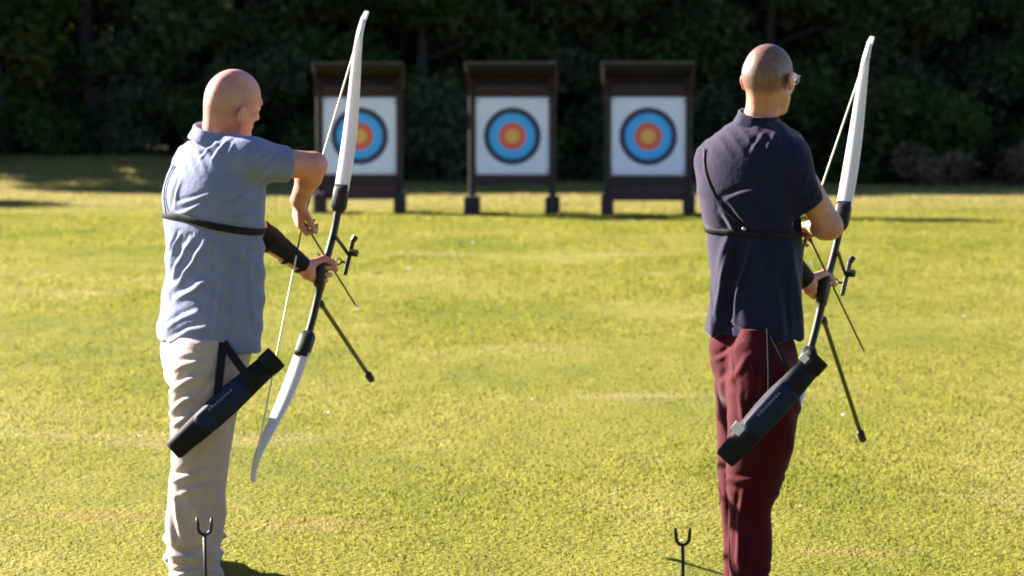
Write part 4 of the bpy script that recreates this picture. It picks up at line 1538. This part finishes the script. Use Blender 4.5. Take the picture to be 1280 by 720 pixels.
def leaf_cloud(n, blobs, size, seed, elong=1.6):
    r = np.random.default_rng(seed)
    B_ = np.array(blobs, float)                  # x y z radius squash
    w = B_[:, 3] ** 2
    # each big blob is made of small sprays, which gives clumps and gaps
    ns = max(12, n // 26)
    bi = r.choice(len(B_), ns, p=w / w.sum())
    v = r.normal(size=(ns, 3))
    v /= np.linalg.norm(v, axis=1)[:, None]
    v *= (r.random(ns) ** 0.38)[:, None]
    sp = B_[bi, :3] + v * B_[bi, 3:4] * np.stack([np.ones(ns), np.ones(ns), B_[bi, 4]], 1)
    si = r.integers(0, ns, n)
    c = sp[si] + r.normal(size=(n, 3)) * size * np.array([1.7, 1.7, 1.0])
    a = r.normal(size=(n, 3))
    a[:, 2] *= 0.6
    a /= np.linalg.norm(a, axis=1)[:, None]
    b_ = r.normal(size=(n, 3))
    b_ -= a * (a * b_).sum(1)[:, None]
    b_ /= np.linalg.norm(b_, axis=1)[:, None]
    s_ = size * r.uniform(0.55, 1.25, n)[:, None]
    V = np.stack([c - a * s_ * elong * 0.5, c + b_ * s_ * 0.5, c + a * s_ * elong * 0.5, c - b_ * s_ * 0.5], 1)
    rv = np.clip(0.65 * r.random(ns)[si] + 0.35 * r.random(n), 0, 1)
    return V.reshape(-1, 3), np.arange(n * 4).reshape(-1, 4), np.repeat(rv, 4)


def make_tree(h, spread, seed, leaf, n, low=0.5, size=0.125):
    """tapered trunk with limbs, crown of leaf sprays; built at the origin"""
    r = random.Random(seed)
    root = empty('tree', (0, 0, 0))
    mb = MB()
    P = [np.array([0.12 * math.sin(i * 0.9 + seed), 0.10 * math.cos(i * 0.7 + seed), h * 0.8 * i / 7]) for i in range(8)]
    P[0][2] = -0.1
    mb.tube(P, [0.19 * (1 - i / 8.5) * h / 8 + 0.03 for i in range(8)], 9)
    blobs = []
    for k in range(11):
        z = low + (h - low) * (k + 0.4) / 11 * 0.92
        a = k * 2.4 + r.random()
        e = spread * (0.55 + 0.45 * math.sin(math.pi * min(1, (z - low + 0.8) / (h - low + 0.8)))) * r.uniform(0.55, 0.85)
        c = np.array([math.cos(a) * e, math.sin(a) * e, z])
        st_ = np.array([0, 0, max(0.4, z - 0.5)])
        mb.tube([st_, (st_ + c) / 2 + [0, 0, 0.12], c], [0.055, 0.04, 0.015], 6)
        blobs.append((c[0], c[1], c[2], spread * r.uniform(0.36, 0.52), r.uniform(0.6, 0.8)))
    blobs.append((0, 0, h - spread * 0.4, spread * 0.5, 0.9))
    mb.build('trunk', BARK, root, True)
    V, F, rv = leaf_cloud(n, blobs, size, seed)
    mesh_obj('crown', V, F, leaf, root, smooth=False, attrs={'rnd': rv})
    return root


def make_shrub(name, h, w, seed, leaf, n, size=0.11):
    r = random.Random(seed)
    root = empty(name, (0, 0, 0))
    mb = MB()
    blobs = []
    for k in range(9):
        a = r.random() * 6.28
        e = w * 0.5 * r.random() ** 0.6
        z = h * r.uniform(0.12, 0.80)
        c = np.array([math.cos(a) * e, math.sin(a) * e * 0.8, z])
        mb.tube([np.array([c[0] * 0.2, c[1] * 0.2, -0.05]), c * [0.6, 0.6, 0.6], c], [0.03, 0.02, 0.008], 6)
        blobs.append((c[0], c[1], c[2], h * r.uniform(0.20, 0.30), 0.85))
    mb.build('stems', BARK, root, True)
    V, F, rv = leaf_cloud(n, blobs, size, seed + 50)
    V[:, 2] = np.maximum(V[:, 2], 0.02)
    mesh_obj('leaves', V, F, leaf, root, smooth=False, attrs={'rnd': rv})
    return root


def put(o, x, y, rz=0.0, s=1.0):
    o.location = (x, y, float(ground_z(x, y)))
    o.rotation_euler.z = rz
    o.scale = (s, s, s)
    return o


protos = [make_tree(8.0, 2.3, 3, LEAF_DARK, 17000, 0.5), make_tree(8.6, 2.1, 8, LEAF_DARK, 17000, 0.9), make_tree(7.4, 2.5, 14, LEAF_MID, 17000, 0.4)]
rr = random.Random(21)
used = set()
k = 0
for i in range(15):
    x = -14.0 + i * 2.0 + rr.uniform(-0.4, 0.4)
    y = 58.3 + rr.uniform(-0.7, 0.9)
    q = (i * 2 + (i // 3)) % 3
    o = protos[q] if q not in used else copy_tree(protos[q])
    used.add(q)
    put(o, x, y, rr.uniform(0, 6.28), rr.uniform(0.88, 1.08))
    tag(o, 'shaded leafy tree in the dark wood behind the targets', 'tree', 'trees along the edge of the dark wood')

for x, y, sc in ((-20.0, 49.6, 0.85), (-19.0, 56.8, 0.9)):
    o = put(copy_tree(protos[int(abs(x)) % 3]), x, y, x, sc)
    tag(o, 'leafy tree at the left end of the wood, throwing its shade over the turf', 'tree', 'trees at the left end of the wood')

yt = make_tree(6.4, 1.5, 33, LEAF_YEL, 3500, 1.6, 0.15)
put(yt, -11.9, 56.6, 0.5, 1.0)
tag(yt, 'slim yellow green tree in the upper left corner of the wood', 'tree')

sp0 = [make_shrub('shrub', 2.1, 2.4, 5, LEAF_DARK, 3600), make_shrub('shrub', 1.7, 2.6, 9, LEAF_MID, 3600)]
us = set()
for i, x in enumerate((-13.0, -10.9, -8.7, -6.9, -4.6, -2.9, 0.6, 2.4, 4.4, 6.2, 8.1, 12.4)):
    q = (i * 3 + i // 4) % 2
    o = sp0[q] if q not in us else copy_tree(sp0[q])
    us.add(q)
    put(o, x, 56.2 + rr.uniform(-0.4, 0.6), rr.uniform(0, 6.28), rr.uniform(0.8, 1.15))
    tag(o, 'low dark shrub at the foot of the shaded wood', 'shrub', 'shrubs at the foot of the wood')
o = put(make_shrub('shrub', 2.5, 3.0, 17, LEAF_MID, 6000, 0.12), 9.3, 54.9, 0.3, 1.0)
tag(o, 'big fresh green shrub behind the man in navy, above the dry brown scrub', 'shrub')
o = put(make_shrub('scrub', 1.15, 4.6, 23, LEAF_DRY, 5200, 0.09), 10.8, 53.6, 0.0, 1.0)
tag(o, 'low dry brown scrub at the right edge of the field', 'scrub')
o = put(make_shrub('shrub', 2.7, 1.3, 29, LEAF_PALE, 1500, 0.12), -1.35, 54.6, 0.0, 1.0)
tag(o, 'pale grey green shrub at the left side of the middle target stand', 'shrub')

# everything deeper in the wood reads as one dark mass
bl = []
for i in range(110):
    bl.append((rr.uniform(-34, 34), rr.uniform(61.0, 67), rr.uniform(0.8, 7.6), rr.uniform(1.6, 2.4), 0.9))
for i in range(16):
    bl.append((rr.uniform(-40, -16), rr.uniform(57, 62), rr.uniform(0.8, 6.2), rr.uniform(1.5, 2.2), 0.9))
for i in range(16):
    bl.append((rr.uniform(15, 36), rr.uniform(58, 63), rr.uniform(0.8, 6.2), rr.uniform(1.5, 2.2), 0.9))
bh = []  # unseen leaf mass added behind the camera, keeps sky light off the archers' backs
for i in range(46):
    bh.append((rr.uniform(-16, 34), rr.uniform(-16, -9), rr.uniform(1.0, 12.0), rr.uniform(2.0, 3.0), 0.9))
V, F, rv = leaf_cloud(16000, bh, 0.55, 95)
sky_screen = mesh_obj('woodland', V, F, LEAF_DARK, smooth=False, attrs={'rnd': rv})
tag(sky_screen, 'unseen foliage added behind the camera to cut sky light', 'woodland', kind='stuff')
for i in range(90):
    bl.append((rr.uniform(-19, 19), rr.uniform(60.2, 63.5), rr.uniform(0.5, 4.2), rr.uniform(1.0, 1.6), 0.9))
V, F, rv = leaf_cloud(110000, bl, 0.40, 91)
V[:, 2] += ground_z(V[:, 0], V[:, 1])
wd = mesh_obj('woodland', V, F, LEAF_DARK, smooth=False, attrs={'rnd': rv})
tag(wd, 'dark mass of foliage deeper in the wood', 'woodland', kind='stuff')
